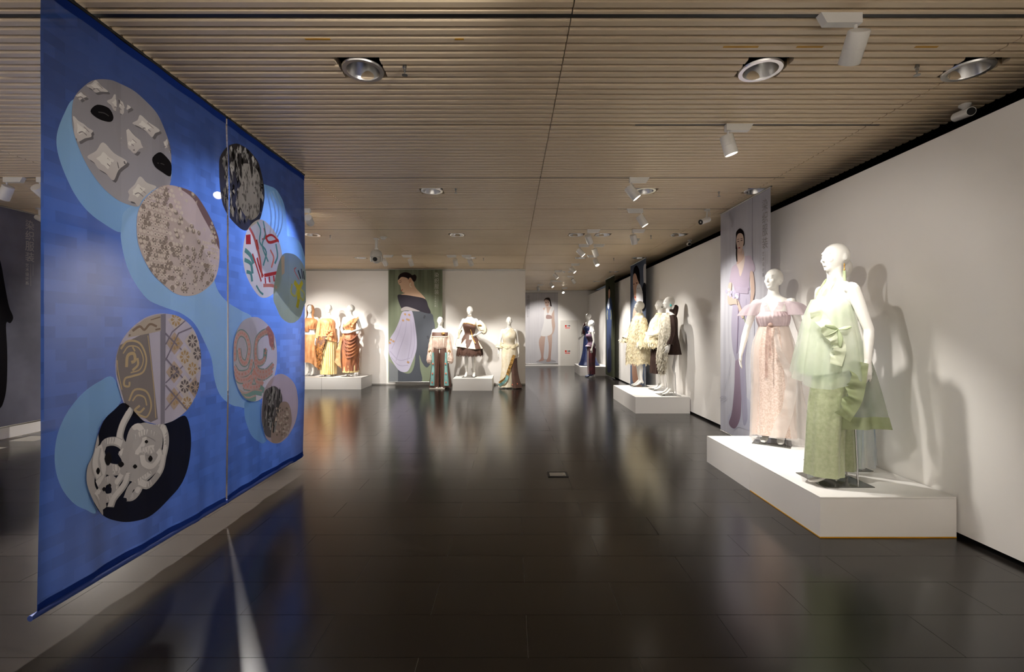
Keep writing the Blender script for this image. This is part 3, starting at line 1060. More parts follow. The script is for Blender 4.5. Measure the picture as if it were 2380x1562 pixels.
BROWN2 = mat('brown_satin', (98, 70, 58), 0.6, var=(6, (84, 58, 48), 0.6))
ORANGE = mat('burnt_orange_silk', (212, 154, 104), 0.6, var=(9, (198, 134, 84), 0.7), sheen=0.15)
RUST = mat('rust_brown_silk', (178, 112, 70), 0.55, var=(5, (140, 84, 58), 0.9), sheen=0.15, stretch=(1, 1, 0.5))
GOLD = mat('golden_cream_silk', (226, 192, 122), 0.55, var=(16, (238, 216, 164), 0.8), stretch=(3, 3, 0.3))
UMBER = mat('umber_fringe', (120, 78, 44), 0.7, var=(25, (176, 112, 44), 0.9))
TEAL = mat('teal_panel', (142, 190, 186), 0.6, var=(10, (120, 168, 166), 0.6))
BLUSH = mat('blush_crepe', (224, 202, 188), 0.7, var=(12, (206, 178, 162), 0.6))
IVORY = mat('ivory_satin', (238, 229, 208), 0.5, var=(10, (226, 213, 182), 0.7))
NAVY = mat('navy_satin', (44, 58, 104), 0.45, var=(4, (34, 44, 84), 0.8))
BURG = mat('burgundy_velvet', (92, 18, 34), 0.75, var=(6, (60, 10, 22), 0.9), sheen=0.5)
PURPLE = mat('dusky_purple_satin', (96, 72, 92), 0.5)
TURQ = mat('turquoise_bead', (70, 190, 190), 0.3)
GOLDMET = mat('gold_ornament', (196, 150, 76), 0.45, metal=0.3, var=(40, (120, 92, 50), 0.9))
CORAL = mat('coral_dot', (224, 120, 90), 0.6)
DKGREEN = mat('leaf_green_silk', (186, 200, 160), 0.6)
LEFT, CAMW = pi, -pi / 2       # facing the left wall / facing the camera

# --- 1: green outfit on the near plinth
PZ = PH
pose = {'arms': (arm(1, 0.05, 0.07, -0.02), arm(-1, 0.05, 0.0)), 'heels': True, 'legs': ((0.0, -0.1), (0.0, 0.07)), 'yaw': 0.0}
t = mannequin('white mannequin in sage green trousers and pale organza top, nearest the camera', 2.51, 3.53, PZ, LEFT, pose, 1.025, 0.0055, yaw=0.12)
for sx, cy in ((1, -0.14), (-1, 0.075)):
    loft('trouser_leg', [(1.0, sx * 0.03, 0.01, 0.145, 0.12, 0.0, 7), (0.86, sx * 0.07, cy * 0.4, 0.125, 0.125, 0.003, 7), (0.6, sx * 0.08, cy * 0.8, 0.115, 0.125, 0.006, 7), (0.3, sx * 0.08, cy * 0.95, 0.12, 0.122, 0.008, 7), (0.075, sx * 0.08, cy, 0.125, 0.128, 0.01, 7)], GREEN, t, seed=3 + sx)
loft('inner_top', [(1.36, 0, -0.02, 0.135, 0.115, 0.0, 9), (1.28, 0, -0.035, 0.16, 0.14, 0.003, 9), (1.1, 0, -0.03, 0.185, 0.175, 0.008, 9), (0.95, 0, -0.03, 0.205, 0.2, 0.012, 9), (0.83, 0, -0.03, 0.22, 0.215, 0.015, 9)], PALEGREEN, t, seed=5, hem=lambda th: 0.03 * sin(th * 2 + 1))
ot = loft('organza_top', [(1.37, 0, -0.025, 0.145, 0.125, 0.0, 11), (1.25, 0, -0.035, 0.18, 0.16, 0.006, 11), (1.05, 0, -0.03, 0.215, 0.21, 0.014, 11), (0.9, 0, -0.03, 0.235, 0.24, 0.02, 11), (0.76, 0, -0.03, 0.25, 0.262, 0.026, 11)], WHITESHEER, t, seed=8, th0=-215, th1=60, hem=lambda th: 0.05 * sin(th * 2))
loft('organza_overskirt', [(1.08, 0, 0.03, 0.15, 0.12, 0.004, 8), (0.9, 0, 0.05, 0.19, 0.165, 0.012, 8), (0.65, 0, 0.075, 0.215, 0.21, 0.018, 8), (0.47, 0, 0.09, 0.225, 0.24, 0.02, 8)], GREENSHEER, t, seed=12, th0=-50, th1=115, hem=lambda th: 0.05 * cos(th))
loft('overskirt_hem', [(0.47, 0, 0.09, 0.227, 0.242, 0.02, 8), (0.43, 0, 0.092, 0.232, 0.248, 0.022, 8), (0.385, 0, 0.094, 0.238, 0.256, 0.024, 8)], SAGEBAND, t, seed=12, th0=-50, th1=115, nz=8, warp=lambda p, tt, th: (p.x, p.y, p.z + 0.05 * cos(th)))
ribbon('cascade_frill', [(0.12, -0.19, 1.3), (0.19, -0.13, 1.15), (0.225, -0.08, 1.02), (0.24, -0.12, 0.88)], 0.085, PALEGREEN, t, out=(1, -0.3, 0), wave=0.026, waves=4, seed=1)
ribbon('cascade_frill', [(0.25, 0.06, 0.9), (0.275, 0.02, 0.74), (0.285, -0.02, 0.62), (0.29, -0.1, 0.5)], 0.11, SAGEBAND, t, out=(1, -0.2, 0), wave=0.03, waves=3, seed=2)
for i, (a, b) in enumerate((((0.2, -0.12, 1.14), (0.215, -0.22, 1.17)), ((0.2, -0.12, 1.14), (0.225, -0.2, 1.1)), ((0.2, -0.12, 1.14), (0.225, -0.12, 1.02)), ((0.2, -0.12, 1.14), (0.215, -0.04, 1.16)))):
    bm = bmesh.new()
    m_ = [(x + y) / 2 for x, y in zip(a, b)]
    tube(bm, [a, (m_[0] + 0.015, m_[1], m_[2]), b], [(0.006, 0.004), (0.016, 0.006), (0.009, 0.003)], 10, lat=(0, 0.5, 0.5))
    bm_obj('bow_loop', bm, DKGREEN, t, True)
for sx in (-1, 1):
    ribbon('halter_strap', [(sx * 0.035, 0.05, 1.53), (sx * 0.055, -0.01, 1.52), (sx * 0.06, -0.06, 1.46), (sx * 0.05, -0.1, 1.4), (sx * 0.05, -0.12, 1.35)], 0.024 * sx, DKGREEN, t, out=(sx * 0.8, -0.6, 0), wave=0.003, waves=3)
er = lathe_obj('earring', [(0, 0.003), (0.02, 0.006), (0.04, 0.003), (0.05, 0.008), (0.06, 0.003)], (0.083, 0.012, 1.632), (0, 0, -1), GOLDMET, t, seg=10)
fringe('tassel', lambda tt, th: Vector((0.083 + 0.005 * cos(th), 0.012 + 0.005 * sin(th), 1.575)), 30, 0.12, 0.006, DKGREEN, er, seed=2, flare=0.03, jitter=0.03)

# --- 2: pale blue organza, half hidden behind the green outfit
t = mannequin('white mannequin in a pale blue organza skirt, half hidden behind the green outfit', 2.81, 3.91, PZ, LEFT, {'arms': (arm(1, 0.02, -0.05), arm(-1, 0.03)), 'heels': True}, 1.0, 0.008, yaw=0.0)
loft('bodice', [(1.37, 0, -0.02, 0.14, 0.11, 0.0, 9), (1.29, 0, -0.035, 0.155, 0.13, 0.002, 9), (1.17, 0, -0.003, 0.125, 0.092, 0.001, 9), (1.1, 0, 0, 0.12, 0.09, 0.0, 9)], cloth_mat('blue_grey_bodice', (196, 204, 210), 1.0, 0.2), t)
loft('waistband', [(1.17, 0, 0, 0.128, 0.097, 0, 5), (1.12, 0, 0, 0.124, 0.094, 0, 5)], mat('slate_band', (84, 96, 112), 0.5), t, nz=4)
loft('organza_skirt', [(1.15, 0, 0, 0.128, 0.1, 0.002, 12), (0.95, 0, 0.02, 0.16, 0.16, 0.012, 12), (0.6, 0, 0.03, 0.18, 0.21, 0.018, 12), (0.3, 0, 0.03, 0.19, 0.235, 0.02, 12), (0.03, 0, 0.03, 0.2, 0.25, 0.022, 12)], BLUESHEER, t, seed=21, nth=140)
loft('lining', [(1.12, 0, 0, 0.12, 0.095, 0.002, 12), (0.8, 0, 0.02, 0.17, 0.15, 0.01, 12), (0.5, 0, 0.02, 0.19, 0.17, 0.016, 12)], cloth_mat('white_lining', (232, 234, 230), 0.75, 0.35), t, seed=22)
loft('under_layer', [(0.75, 0, 0.02, 0.18, 0.16, 0.01, 9), (0.4, 0, 0.0, 0.2, 0.18, 0.018, 9), (0.04, 0, -0.03, 0.21, 0.2, 0.03, 9)], WHITESHEER, t, seed=23)

# --- 3: pink gown
pose = {'arms': (arm(1, 0.1, 0.0), arm(-1, 0.13, -0.02)), 'yaw': -0.5}
t = mannequin('white mannequin in a pink brocade gown with lilac organza cap sleeves', 2.72, 4.72, PZ, math.atan2(-0.8, -0.6), pose, 1.005, 0.0065)
loft('bodice', [(1.345, 0, -0.03, 0.12, 0.105, 0.004, 26), (1.3, 0, -0.035, 0.15, 0.128, 0.006, 26), (1.25, 0, -0.025, 0.148, 0.118, 0.006, 26), (1.2, 0, -0.012, 0.136, 0.102, 0.003, 26)], MAUVE, t, seed=4)
loft('belt', [(1.235, 0, -0.012, 0.142, 0.109, 0, 5), (1.19, 0, -0.006, 0.136, 0.101, 0, 5)], BELT, t, nz=4)
loft('skirt', [(1.2, 0, -0.006, 0.134, 0.1, 0.001, 9), (1.0, 0, 0.0, 0.175, 0.128, 0.005, 9), (0.7, 0, 0.0, 0.185, 0.145, 0.01, 9), (0.35, 0, 0.0, 0.19, 0.155, 0.013, 9), (0.06, 0, 0.0, 0.2, 0.165, 0.015, 9)], PINK, t, seed=31, hem=lambda th: 0.03 * max(0, -sin(th)))
loft('organza_overlay', [(1.2, 0, -0.004, 0.14, 0.106, 0.002, 10), (0.95, 0, 0.01, 0.205, 0.165, 0.01, 10), (0.6, 0.02, 0.02, 0.225, 0.19, 0.016, 10), (0.3, 0.04, 0.03, 0.25, 0.215, 0.022, 10), (0.03, 0.06, 0.04, 0.275, 0.235, 0.03, 10)], IVORYSHEER, t, seed=33, th0=-62, th1=238, warp=lambda p, tt, th: p)
ribbon('organza_edge', [(0.05, -0.13, 1.18), (0.1, -0.19, 0.95), (0.21, -0.16, 0.7), (0.2, -0.2, 0.4), (0.12, -0.24, 0.08)], 0.1, IVORYSHEER, t, out=(0.3, -1, 0), wave=0.03, waves=4, taper=lambda q: 0.3 + q)
ribbon('sash_tail', [(-0.02, -0.135, 1.2), (-0.03, -0.16, 1.0), (-0.03, -0.17, 0.8), (-0.03, -0.175, 0.68)], 0.022, BELT, t, wave=0.004, waves=3)
ribbon('sash_tail', [(-0.005, -0.135, 1.2), (0.0, -0.165, 1.05), (0.004, -0.175, 0.9)], 0.02, BELT, t, wave=0.004, waves=3)
blob('bow_knot', (-0.01, -0.14, 1.212), (0.022, 0.016, 0.02), BELT, t)
for sx in (-1, 1):
    blob('bust_drape', (sx * 0.066, -0.082, 1.297), (0.056, 0.05, 0.054), MAUVE, t, 4, 0.0025, 5)
    loft('cap_sleeve', [(1.455, sx * 0.11, 0.01, 0.05, 0.06, 0.0, 6), (1.42, sx * 0.17, 0.008, 0.085, 0.085, 0.003, 6), (1.36, sx * 0.205, 0.0, 0.1, 0.105, 0.006, 6), (1.31, sx * 0.225, -0.01, 0.108, 0.118, 0.009, 6)], LILACSHEER, t, seed=40 + sx)
    ribbon('neckline', [(sx * 0.075, 0.03, 1.475), (sx * 0.1, -0.05, 1.44), (sx * 0.085, -0.105, 1.37), (0.0, -0.135, 1.24)], 0.05 * sx, LILACSHEER, t, out=(sx * 0.2, -1, 0.2), wave=0.004, waves=4)

# --- 4-6: shaggy cream and brown outfits on the middle plinths
pose = {'arms': (((0.21, 0.02, 1.14), (0.23, -0.03, 0.93), (0.1, -0.5, -0.8), (0, -1, 0), (-1, 0, 0)), ((-0.24, -0.02, 1.14), (-0.2, -0.26, 0.96), (0.2, -0.8, -0.2), (0, 0, 1), (1, 0, 0)))}
t = mannequin('white mannequin in a long shaggy cream coat on the middle plinths', 2.66, 9.46, PZ, LEFT, pose, 0.985, 0.009, yaw=0.0)
rg = [(1.54, 0, 0.0, 0.07, 0.07, 0.0, 6), (1.47, 0, 0.0, 0.12, 0.1, 0.003, 6), (1.38, 0, 0.0, 0.2, 0.15, 0.006, 6), (1.1, 0, -0.01, 0.21, 0.2, 0.012, 6), (0.8, 0, -0.02, 0.215, 0.235, 0.016, 6), (0.48, 0, -0.02, 0.22, 0.25, 0.02, 6)]
c = loft('coat', rg, CREAM, t, seed=51)
fringe('coat_fringe', surf(rg, 51), 2600, 0.055, 0.02, CREAM, c, seed=5, flare=0.3)
rs = [(0.18, 0.02, 1.42), (0.22, 0.02, 1.2), (0.24, 0.02, 0.98), (0.24, 0.0, 0.84)]
s_ = sleeve('sleeve', rs, [0.07, 0.085, 0.095, 0.1], CREAM, t, seed=2)
fringe('sleeve_fringe', lambda tt, th: Vector(catmull([list(q) for q in rs], tt)) + Vector((cos(th) * 0.088, sin(th) * 0.088, 0)), 700, 0.05, 0.02, CREAM, s_, seed=8)
rs2 = [(-0.2, 0.0, 1.42), (-0.26, -0.05, 1.2), (-0.24, -0.16, 1.04), (-0.2, -0.24, 0.96)]
s_ = sleeve('sleeve', rs2, [0.085, 0.1, 0.1, 0.09], CREAM, t, seed=3)
fringe('sleeve_fringe', lambda tt, th: Vector(catmull([list(q) for q in rs2], tt)) + Vector((cos(th) * 0.095, sin(th) * 0.095, 0)), 500, 0.06, 0.02, CREAM, s_, seed=9)

pose = {'arms': (((0.25, -0.02, 1.16), (0.2, -0.2, 1.08), (-0.3, -0.8, 0.1), (0, 0, 1), (-1, 0, 0)), arm(-1))}
t = mannequin('white mannequin in a cream blouson and brown pleated skirt on the middle plinths', 2.9, 8.86, PZ, LEFT, pose, 0.985, 0.009, yaw=0.0)
rg = [(1.52, 0, 0.0, 0.075, 0.075, 0.0, 9), (1.45, 0, 0.0, 0.14, 0.11, 0.004, 9), (1.36, 0, -0.01, 0.2, 0.17, 0.01, 9), (1.15, 0, -0.03, 0.21, 0.21, 0.016, 9), (0.95, 0, -0.06, 0.22, 0.245, 0.02, 9), (0.84, 0, -0.05, 0.2, 0.17, 0.02, 9)]
c = loft('blouson', rg, CREAM, t, seed=61)
fringe('blouson_fringe', surf(rg, 61), 1300, 0.05, 0.018, CREAM, c, seed=6, flare=0.22)
sleeve('sleeve', [(0.18, 0.0, 1.42), (0.26, -0.02, 1.25), (0.27, -0.08, 1.13), (0.22, -0.19, 1.09)], [0.08, 0.1, 0.1, 0.06], CREAM, t, seed=7, ring=0.004)
loft('pleated_skirt', [(0.98, 0, 0, 0.15, 0.12, 0.002, 22), (0.75, 0, 0, 0.185, 0.165, 0.01, 22), (0.5, 0, 0, 0.2, 0.18, 0.013, 22), (0.33, 0, 0, 0.21, 0.19, 0.015, 22)], BROWN, t, seed=62, nth=180)
lathe_obj('earring', [(0, 0.008), (0.02, 0.01), (0.03, 0.004)], (0.082, 0.012, 1.642), (0, 0, -1), BLACKM, t, seg=8)

pose = {'arms': (((0.235, 0.0, 1.13), (0.25, -0.08, 0.9), (0.0, -0.3, -0.9), (0, -1, 0), (-1, 0, 0)), arm(-1)), 'heels': True}
t = mannequin('white mannequin in a dark brown jacket with ivory shaggy panel and turquoise earring', 2.83, 8.18, PZ, LEFT, pose, 0.985, 0.009, yaw=0.0)
loft('jacket', [(1.5, 0, 0.01, 0.07, 0.07, 0.0, 6), (1.46, 0, 0.01, 0.12, 0.09, 0.0, 6), (1.38, 0, 0.01, 0.195, 0.135, 0.004, 6), (1.1, 0, 0.01, 0.185, 0.145, 0.006, 6), (0.9, 0, 0.02, 0.205, 0.17, 0.008, 6), (0.74, 0, 0.03, 0.215, 0.19, 0.01, 6)], BROWN, t, seed=71, th0=-60, th1=240)
sleeve('sleeve', [(0.17, 0.01, 1.43), (0.225, 0.005, 1.28), (0.24, 0.0, 1.12), (0.255, -0.07, 0.92)], [0.065, 0.064, 0.06, 0.058], BROWN, t, seed=5)
sleeve('sleeve', [(-0.17, 0.01, 1.43), (-0.225, 0.005, 1.28), (-0.24, 0.0, 1.12), (-0.255, -0.05, 0.92)], [0.065, 0.064, 0.06, 0.058], BROWN, t, seed=6)
loft('collar', [(1.56, 0, 0.03, 0.06, 0.065, 0, 5), (1.47, 0, 0.03, 0.085, 0.085, 0.002, 5)], BROWN, t, th0=-30, th1=210, nz=8)
rp = [(1.49, 0.06, -0.04, 0.11, 0.09, 0.004, 7), (1.3, 0.1, -0.05, 0.15, 0.14, 0.008, 7), (1.0, 0.1, -0.06, 0.16, 0.15, 0.012, 7), (0.7, 0.08, -0.1, 0.14, 0.14, 0.016, 7), (0.42, 0.06, -0.1, 0.08, 0.08, 0.016, 7)]
c = loft('shaggy_panel', rp, CREAM2, t, seed=72, th0=-130, th1=0)
fringe('panel_fringe', surf(rp, 72), 900, 0.055, 0.016, CREAM2, c, seed=12, th0=-130, th1=0, flare=0.2)
lathe_obj('earring', [(0, 0.005), (0.01, 0.016), (0.03, 0.018), (0.045, 0.006)], (0.086, 0.012, 1.648), (0, 0, -1), TURQ, t, seg=12)
loft('hood', [(1.64, 0, 0.13, 0.02, 0.02, 0, 4), (1.6, 0, 0.14, 0.06, 0.035, 0.003, 4), (1.5, 0, 0.11, 0.09, 0.05, 0.003, 4), (1.44, 0, 0.09, 0.1, 0.05, 0.002, 4)], BROWN, t, nz=14)

# --- 7-8: navy gown and burgundy trousers at the far end
pose = {'arms': (arm(1, 0.06, 0.08), ((-0.24, 0.0, 1.14), (-0.24, -0.14, 0.96), (0, -0.7, -0.4), (0, 0, 1), (1, 0, 0)))}
t = mannequin('white mannequin in a navy trailing gown with one burgundy sleeve on the farthest plinth', 2.54, 15.0, PZ, math.atan2(-0.35, -1), pose, 0.955, 0.012, yaw=0.0)
loft('gown', [(1.36, 0, -0.02, 0.145, 0.115, 0.0, 8), (1.28, 0, -0.03, 0.16, 0.135, 0.002, 8), (1.12, 0, 0, 0.13, 0.098, 0.002, 8), (0.92, 0, 0, 0.19, 0.15, 0.006, 8), (0.5, 0, 0, 0.21, 0.19, 0.015, 8), (0.18, 0, 0.02, 0.29, 0.28, 0.02, 8), (0.02, 0, 0.03, 0.38, 0.36, 0.03, 8)], NAVY, t, seed=81)
sleeve('sleeve', [(-0.16, 0.01, 1.45), (-0.23, 0.0, 1.3), (-0.24, -0.02, 1.12), (-0.24, -0.06, 1.06)], [0.07, 0.085, 0.08, 0.06], BURG, t, seed=3)
pose = {'arms': (arm(1, 0.03, 0.03), arm(-1, 0.03)), 'heels': True}
t = mannequin('white mannequin in burgundy velvet trousers and purple bustier, standing on the floor', 2.46, 14.0, 0, LEFT, pose, 0.98, 0.011, yaw=0.15)
loft('bustier', [(1.36, 0, -0.02, 0.15, 0.12, 0.0, 6), (1.28, 0, -0.03, 0.165, 0.14, 0.001, 6), (1.12, 0, 0, 0.132, 0.1, 0.001, 6), (1.02, 0, 0.0, 0.16, 0.13, 0.004, 6), (0.97, 0, -0.03, 0.175, 0.16, 0.006, 6)], PURPLE, t, seed=82)
loft('collar_band', [(1.455, 0, 0.0, 0.16, 0.1, 0.0, 6), (1.42, 0, 0.0, 0.2, 0.1, 0.002, 6)], PURPLE, t, nz=5)
for sx in (-1, 1):
    loft('trouser_leg', [(1.02, sx * 0.03, 0, 0.14, 0.125, 0.0, 6), (0.86, sx * 0.07, 0.01, 0.115, 0.13, 0.003, 6), (0.5, sx * 0.08, 0, 0.1, 0.115, 0.006, 6), (0.1, sx * 0.075, 0.01, 0.09, 0.105, 0.008, 6)], BURG, t, seed=84 + sx)
    bm = bmesh.new()
    tube(bm, [(sx * 0.065, 0.04, 0.1), (sx * 0.07, -0.04, 0.075), (sx * 0.075, -0.11, 0.035), (sx * 0.078, -0.165, 0.025)], [(0.036, 0.04), (0.04, 0.036), (0.043, 0.027), (0.028, 0.018)], 12, lat=(1, 0, 0))
    bm_obj('shoe', bm, NAVY, t, True)

# --- 9-11: orange draped outfits by the back wall
pose = {'arms': (((0.25, 0.04, 1.17), (0.1, -0.15, 1.1), (-0.9, -0.15, -0.1), (0, 0, 1), (0, 1, 0)), ((-0.25, 0.04, 1.17), (-0.12, -0.17, 1.08), (0.85, -0.15, 0.15), (0, 0, 1), (0, 1, 0))), 'yaw': -0.75}
t = mannequin('white mannequin with crossed arms in a one-shoulder orange drape and rust skirt', -4.06, 11.5, PZ, CAMW - 0.1, pose, 1.01, 0.009)
loft('drape_top', [(1.36, 0.01, -0.02, 0.13, 0.11, 0.0, 14), (1.28, 0, -0.034, 0.162, 0.14, 0.005, 14), (1.18, 0, -0.01, 0.135, 0.105, 0.005, 14), (1.06, 0, 0, 0.135, 0.102, 0.004, 14)], ORANGE, t, seed=91, sw=14, warp=lambda p, tt, th: (p.x, p.y, p.z + (1 - tt) * 0.1 * max(-0.5, p.x / 0.15)))
ribbon('shoulder_drape', [(0.13, 0.03, 1.47), (0.13, -0.06, 1.44), (0.08, -0.13, 1.35), (0.03, -0.14, 1.26)], -0.09, ORANGE, t, out=(0, -1, 0.1), wave=0.008, waves=3)
sk = loft('skirt', [(1.1, 0, 0, 0.13, 0.1, 0.003, 9), (0.92, 0, 0, 0.205, 0.17, 0.012, 9), (0.6, 0, 0, 0.215, 0.185, 0.016, 9), (0.3, 0, 0, 0.205, 0.18, 0.018, 9), (0.14, 0, 0, 0.2, 0.175, 0.02, 9)], RUST, t, seed=92, sw=10)
for i in range(6):
    z = 1.0 - i * 0.085
    s_ = sleeve('swag', [(-0.1, -0.17, 0.97 - 0.01 * i), (-0.03, -0.2, z - 0.06), (0.08, -0.19, z - 0.1), (0.17, -0.12, z - 0.03), (0.2, -0.02, z + 0.06)], [0.01, 0.02, 0.024, 0.02, 0.01], RUST, t, folds=3, amp=0.002, seed=i, seg=14, n=20)
ribbon('hanging_end', [(-0.12, -0.18, 0.98), (-0.17, -0.17, 0.7), (-0.18, -0.17, 0.45), (-0.15, -0.18, 0.2)], 0.13, ORANGE, t, out=(0, -1, 0), wave=0.02, waves=2.5, taper=lambda q: 0.4 + q * 0.9 if q < 0.75 else 1.07 * (1 - q) / 0.25 + 0.1)
ribbon('side_flap', [(-0.14, -0.1, 1.1), (-0.2, -0.08, 0.95), (-0.26, -0.06, 0.82)], -0.16, ORANGE, t, out=(0, -1, 0), wave=0.02, waves=2)
loft('underskirt', [(0.3, 0, 0, 0.19, 0.165, 0.01, 16), (0.1, 0, 0, 0.19, 0.17, 0.016, 16)], GOLD, t, nz=6)

pose = {'arms': (arm(1, 0.1), arm(-1, 0.14)), 'yaw': -0.1}
t = mannequin('white mannequin in a ruched orange top with brown fringe and golden pleated skirt', -4.62, 11.52, PZ, CAMW + 0.05, pose, 1.01, 0.009)
loft('ruched_top', [(1.45, -0.03, 0.0, 0.13, 0.09, 0.002, 10), (1.36, -0.01, -0.02, 0.175, 0.135, 0.006, 10), (1.2, 0, -0.01, 0.16, 0.135, 0.012, 10), (1.02, 0, -0.01, 0.19, 0.165, 0.014, 10), (0.93, 0.0, -0.02, 0.21, 0.19, 0.018, 10)], ORANGE, t, seed=93, sw=25, hem=lambda th: -0.08 * cos(th))
for i in range(7):
    blob('ruched_knot', (0.02 + 0.055 * (i % 3), -0.16 - 0.01 * (i % 2), 1.12 - 0.05 * (i // 2)), (0.045, 0.03, 0.035), ORANGE, t, 3, 0.006, i)
sleeve('sleeve', [(-0.17, 0.0, 1.43), (-0.215, 0.0, 1.25), (-0.235, -0.02, 1.05), (-0.24, -0.02, 0.95)], [0.065, 0.07, 0.075, 0.08], ORANGE, t, seed=6)
loft('skirt', [(1.0, 0, 0, 0.17, 0.14, 0.004, 24), (0.7, 0, 0, 0.2, 0.17, 0.008, 24), (0.3, 0, 0, 0.2, 0.175, 0.01, 24), (0.05, 0, 0, 0.19, 0.17, 0.012, 24)], GOLD, t, seed=94, nth=180)
rf = [(1.0, -0.03, -0.02, 0.2, 0.175, 0.01, 6), (0.75, -0.08, -0.03, 0.19, 0.19, 0.012, 6), (0.5, -0.13, -0.02, 0.13, 0.17, 0.012, 6), (0.2, -0.15, 0.0, 0.09, 0.14, 0.01, 6)]
c = loft('brown_panel', rf, BROWN2, t, seed=95, th0=140, th1=290, hem=lambda th: 0.35 * max(0.0, cos(th - radians(290))))
fringe('panel_fringe', surf(rf, 95), 420, 0.1, 0.02, UMBER, c, seed=13, th0=140, th1=280, flare=0.15, t1=0.95)

t = mannequin('white mannequin in an orange headscarf and wrapped orange dress, cut by the blue banner', -5.16, 11.68, PZ, CAMW + 0.1, {'arms': (arm(1, 0.1), arm(-1, 0.1))}, 1.01, 0.009, yaw=0.1)
loft('headscarf', [(1.8, 0, 0.02, 0.01, 0.012, 0, 6), (1.785, 0, 0.02, 0.06, 0.07, 0.002, 6), (1.72, 0, 0.025, 0.09, 0.105, 0.003, 6), (1.62, 0, 0.03, 0.095, 0.1, 0.004, 6), (1.52, 0, 0.01, 0.085, 0.09, 0.006, 6), (1.45, 0, 0.0, 0.12, 0.1, 0.006, 6)], ORANGE, t, seed=96, th0=-50, th1=230)
loft('cropped_top', [(1.46, 0, 0.0, 0.1, 0.08, 0.002, 9), (1.4, 0, -0.01, 0.19, 0.12, 0.005, 9), (1.28, 0, -0.03, 0.165, 0.145, 0.007, 9), (1.17, 0, -0.01, 0.14, 0.115, 0.008, 9)], ORANGE, t, seed=97, sw=20, warp=lambda p, tt, th: (p.x, p.y, p.z - tt * 0.06 * (p.x < 0)))
loft('wrap_skirt', [(1.04, 0, 0, 0.14, 0.11, 0.003, 8), (0.9, 0, 0, 0.2, 0.165, 0.01, 8), (0.6, 0, 0, 0.215, 0.18, 0.016, 8), (0.34, 0.0, 0, 0.23, 0.19, 0.02, 8)], ORANGE, t, seed=98, sw=8, hem=lambda th: -0.2 * max(0, cos(th)) ** 2)

# --- 12: off-shoulder blouse and wide trousers
pose = {'arms': (arm(1, 0.05, -0.03), arm(-1, 0.05, -0.03)), 'yaw': 0.0}
t = mannequin('white mannequin in an off-shoulder blush blouse and wide brown trousers with teal panels', -1.77, 11.35, 0.0, CAMW, pose, 0.995, 0.009, plate=False)
loft('shoulder_band', [(1.4, 0, -0.01, 0.2, 0.115, 0, 5), (1.3, 0, -0.03, 0.205, 0.15, 0, 5)], BROWN2, t, nz=6)
loft('band_trim', [(1.302, 0, -0.03, 0.208, 0.153, 0, 5), (1.28, 0, -0.03, 0.208, 0.154, 0, 5)], IVORY, t, nz=3)
blob('gold_flower', (0.1, -0.16, 1.365), (0.045, 0.012, 0.035), GOLDMET, t, 3, 0.006, 1)
loft('blouse', [(1.3, 0, -0.03, 0.198, 0.145, 0.004, 24), (1.18, 0, -0.03, 0.17, 0.145, 0.01, 24), (1.05, 0, -0.02, 0.155, 0.13, 0.012, 24), (0.99, 0, -0.01, 0.14, 0.115, 0.006, 24)], BLUSH, t, seed=101, nth=160)
for sx in (-1, 1):
    s_ = sleeve('balloon_sleeve', [(sx * 0.18, -0.01, 1.33), (sx * 0.21, 0.0, 1.12), (sx * 0.235, -0.01, 0.88), (sx * 0.25, -0.02, 0.7), (sx * 0.24, -0.03, 0.62)], [0.045, 0.068, 0.08, 0.085, 0.05], BLUSH, t, folds=9, amp=0.006, seed=4 + sx, ring=0.003)
    blob('embroidery', (sx * 0.24, -0.085, 0.92), (0.03, 0.008, 0.045), GOLDMET, t, 2, 0.012, 3)
    loft('trouser_leg', [(1.02, sx * 0.045, 0, 0.1, 0.11, 0.0, 6), (0.86, sx * 0.08, 0, 0.11, 0.12, 0.003, 6), (0.5, sx * 0.115, 0, 0.11, 0.12, 0.006, 6), (0.03, sx * 0.15, 0, 0.135, 0.15, 0.01, 6)], BROWN2, t, seed=102 + sx)
    loft('teal_panel', [(0.9, sx * 0.16, -0.01, 0.035, 0.125, 0.0, 4), (0.5, sx * 0.155, -0.015, 0.055, 0.125, 0.004, 4), (0.08, sx * 0.17, -0.02, 0.085, 0.155, 0.008, 4)], TEAL, t, seed=105, th0=200, th1=340)
    for z in (0.62, 0.38, 0.16):
        blob('coral_flower', (sx * (0.158 + (0.6 - z) * 0.03), -0.152 - (0.6 - z) * 0.045, z), (0.018, 0.006, 0.026), CORAL, t, 2)
box_obj('base_plate', -0.24, 0.14, -0.2, 0.14, 0.0, 0.02, mat('beige_plate', (206, 200, 188), 0.5), t, bevel=0.003)

# --- 13: short dress with feather hem
pose = {'arms': (((0.33, 0.06, 1.17), (0.19, -0.06, 1.06), (-0.7, -0.5, -0.4), (0, -0.6, 0.6), (-0.4, 0.5, 0)), arm(-1, 0.2, -0.02)), 'yaw': -0.25, 'legs': ((0.05, 0.0), (-0.01, -0.05))}
t = mannequin('white mannequin in a short brown and ivory dress with feather hem, hand on hip', -1.03, 11.3, PZ, CAMW - 0.1, pose, 0.98, 0.009, plate=True)
loft('bodice', [(1.36, 0, -0.02, 0.155, 0.12, 0.0, 6), (1.28, 0, -0.034, 0.165, 0.142, 0.001, 6), (1.12, 0, 0, 0.128, 0.098, 0.001, 6), (1.05, 0, 0, 0.135, 0.103, 0.001, 6)], BROWN2, t, seed=111, warp=lambda p, tt, th: (p.x, p.y, p.z - (1 - tt) * 0.05 * max(0, p.x / 0.15)))
loft('gold_trim', [(1.37, 0, -0.02, 0.157, 0.123, 0, 5), (1.35, 0, -0.022, 0.16, 0.126, 0, 5)], GOLDMET, t, nz=2, warp=lambda p, tt, th: (p.x, p.y, p.z - 0.05 * max(0, p.x / 0.15)))
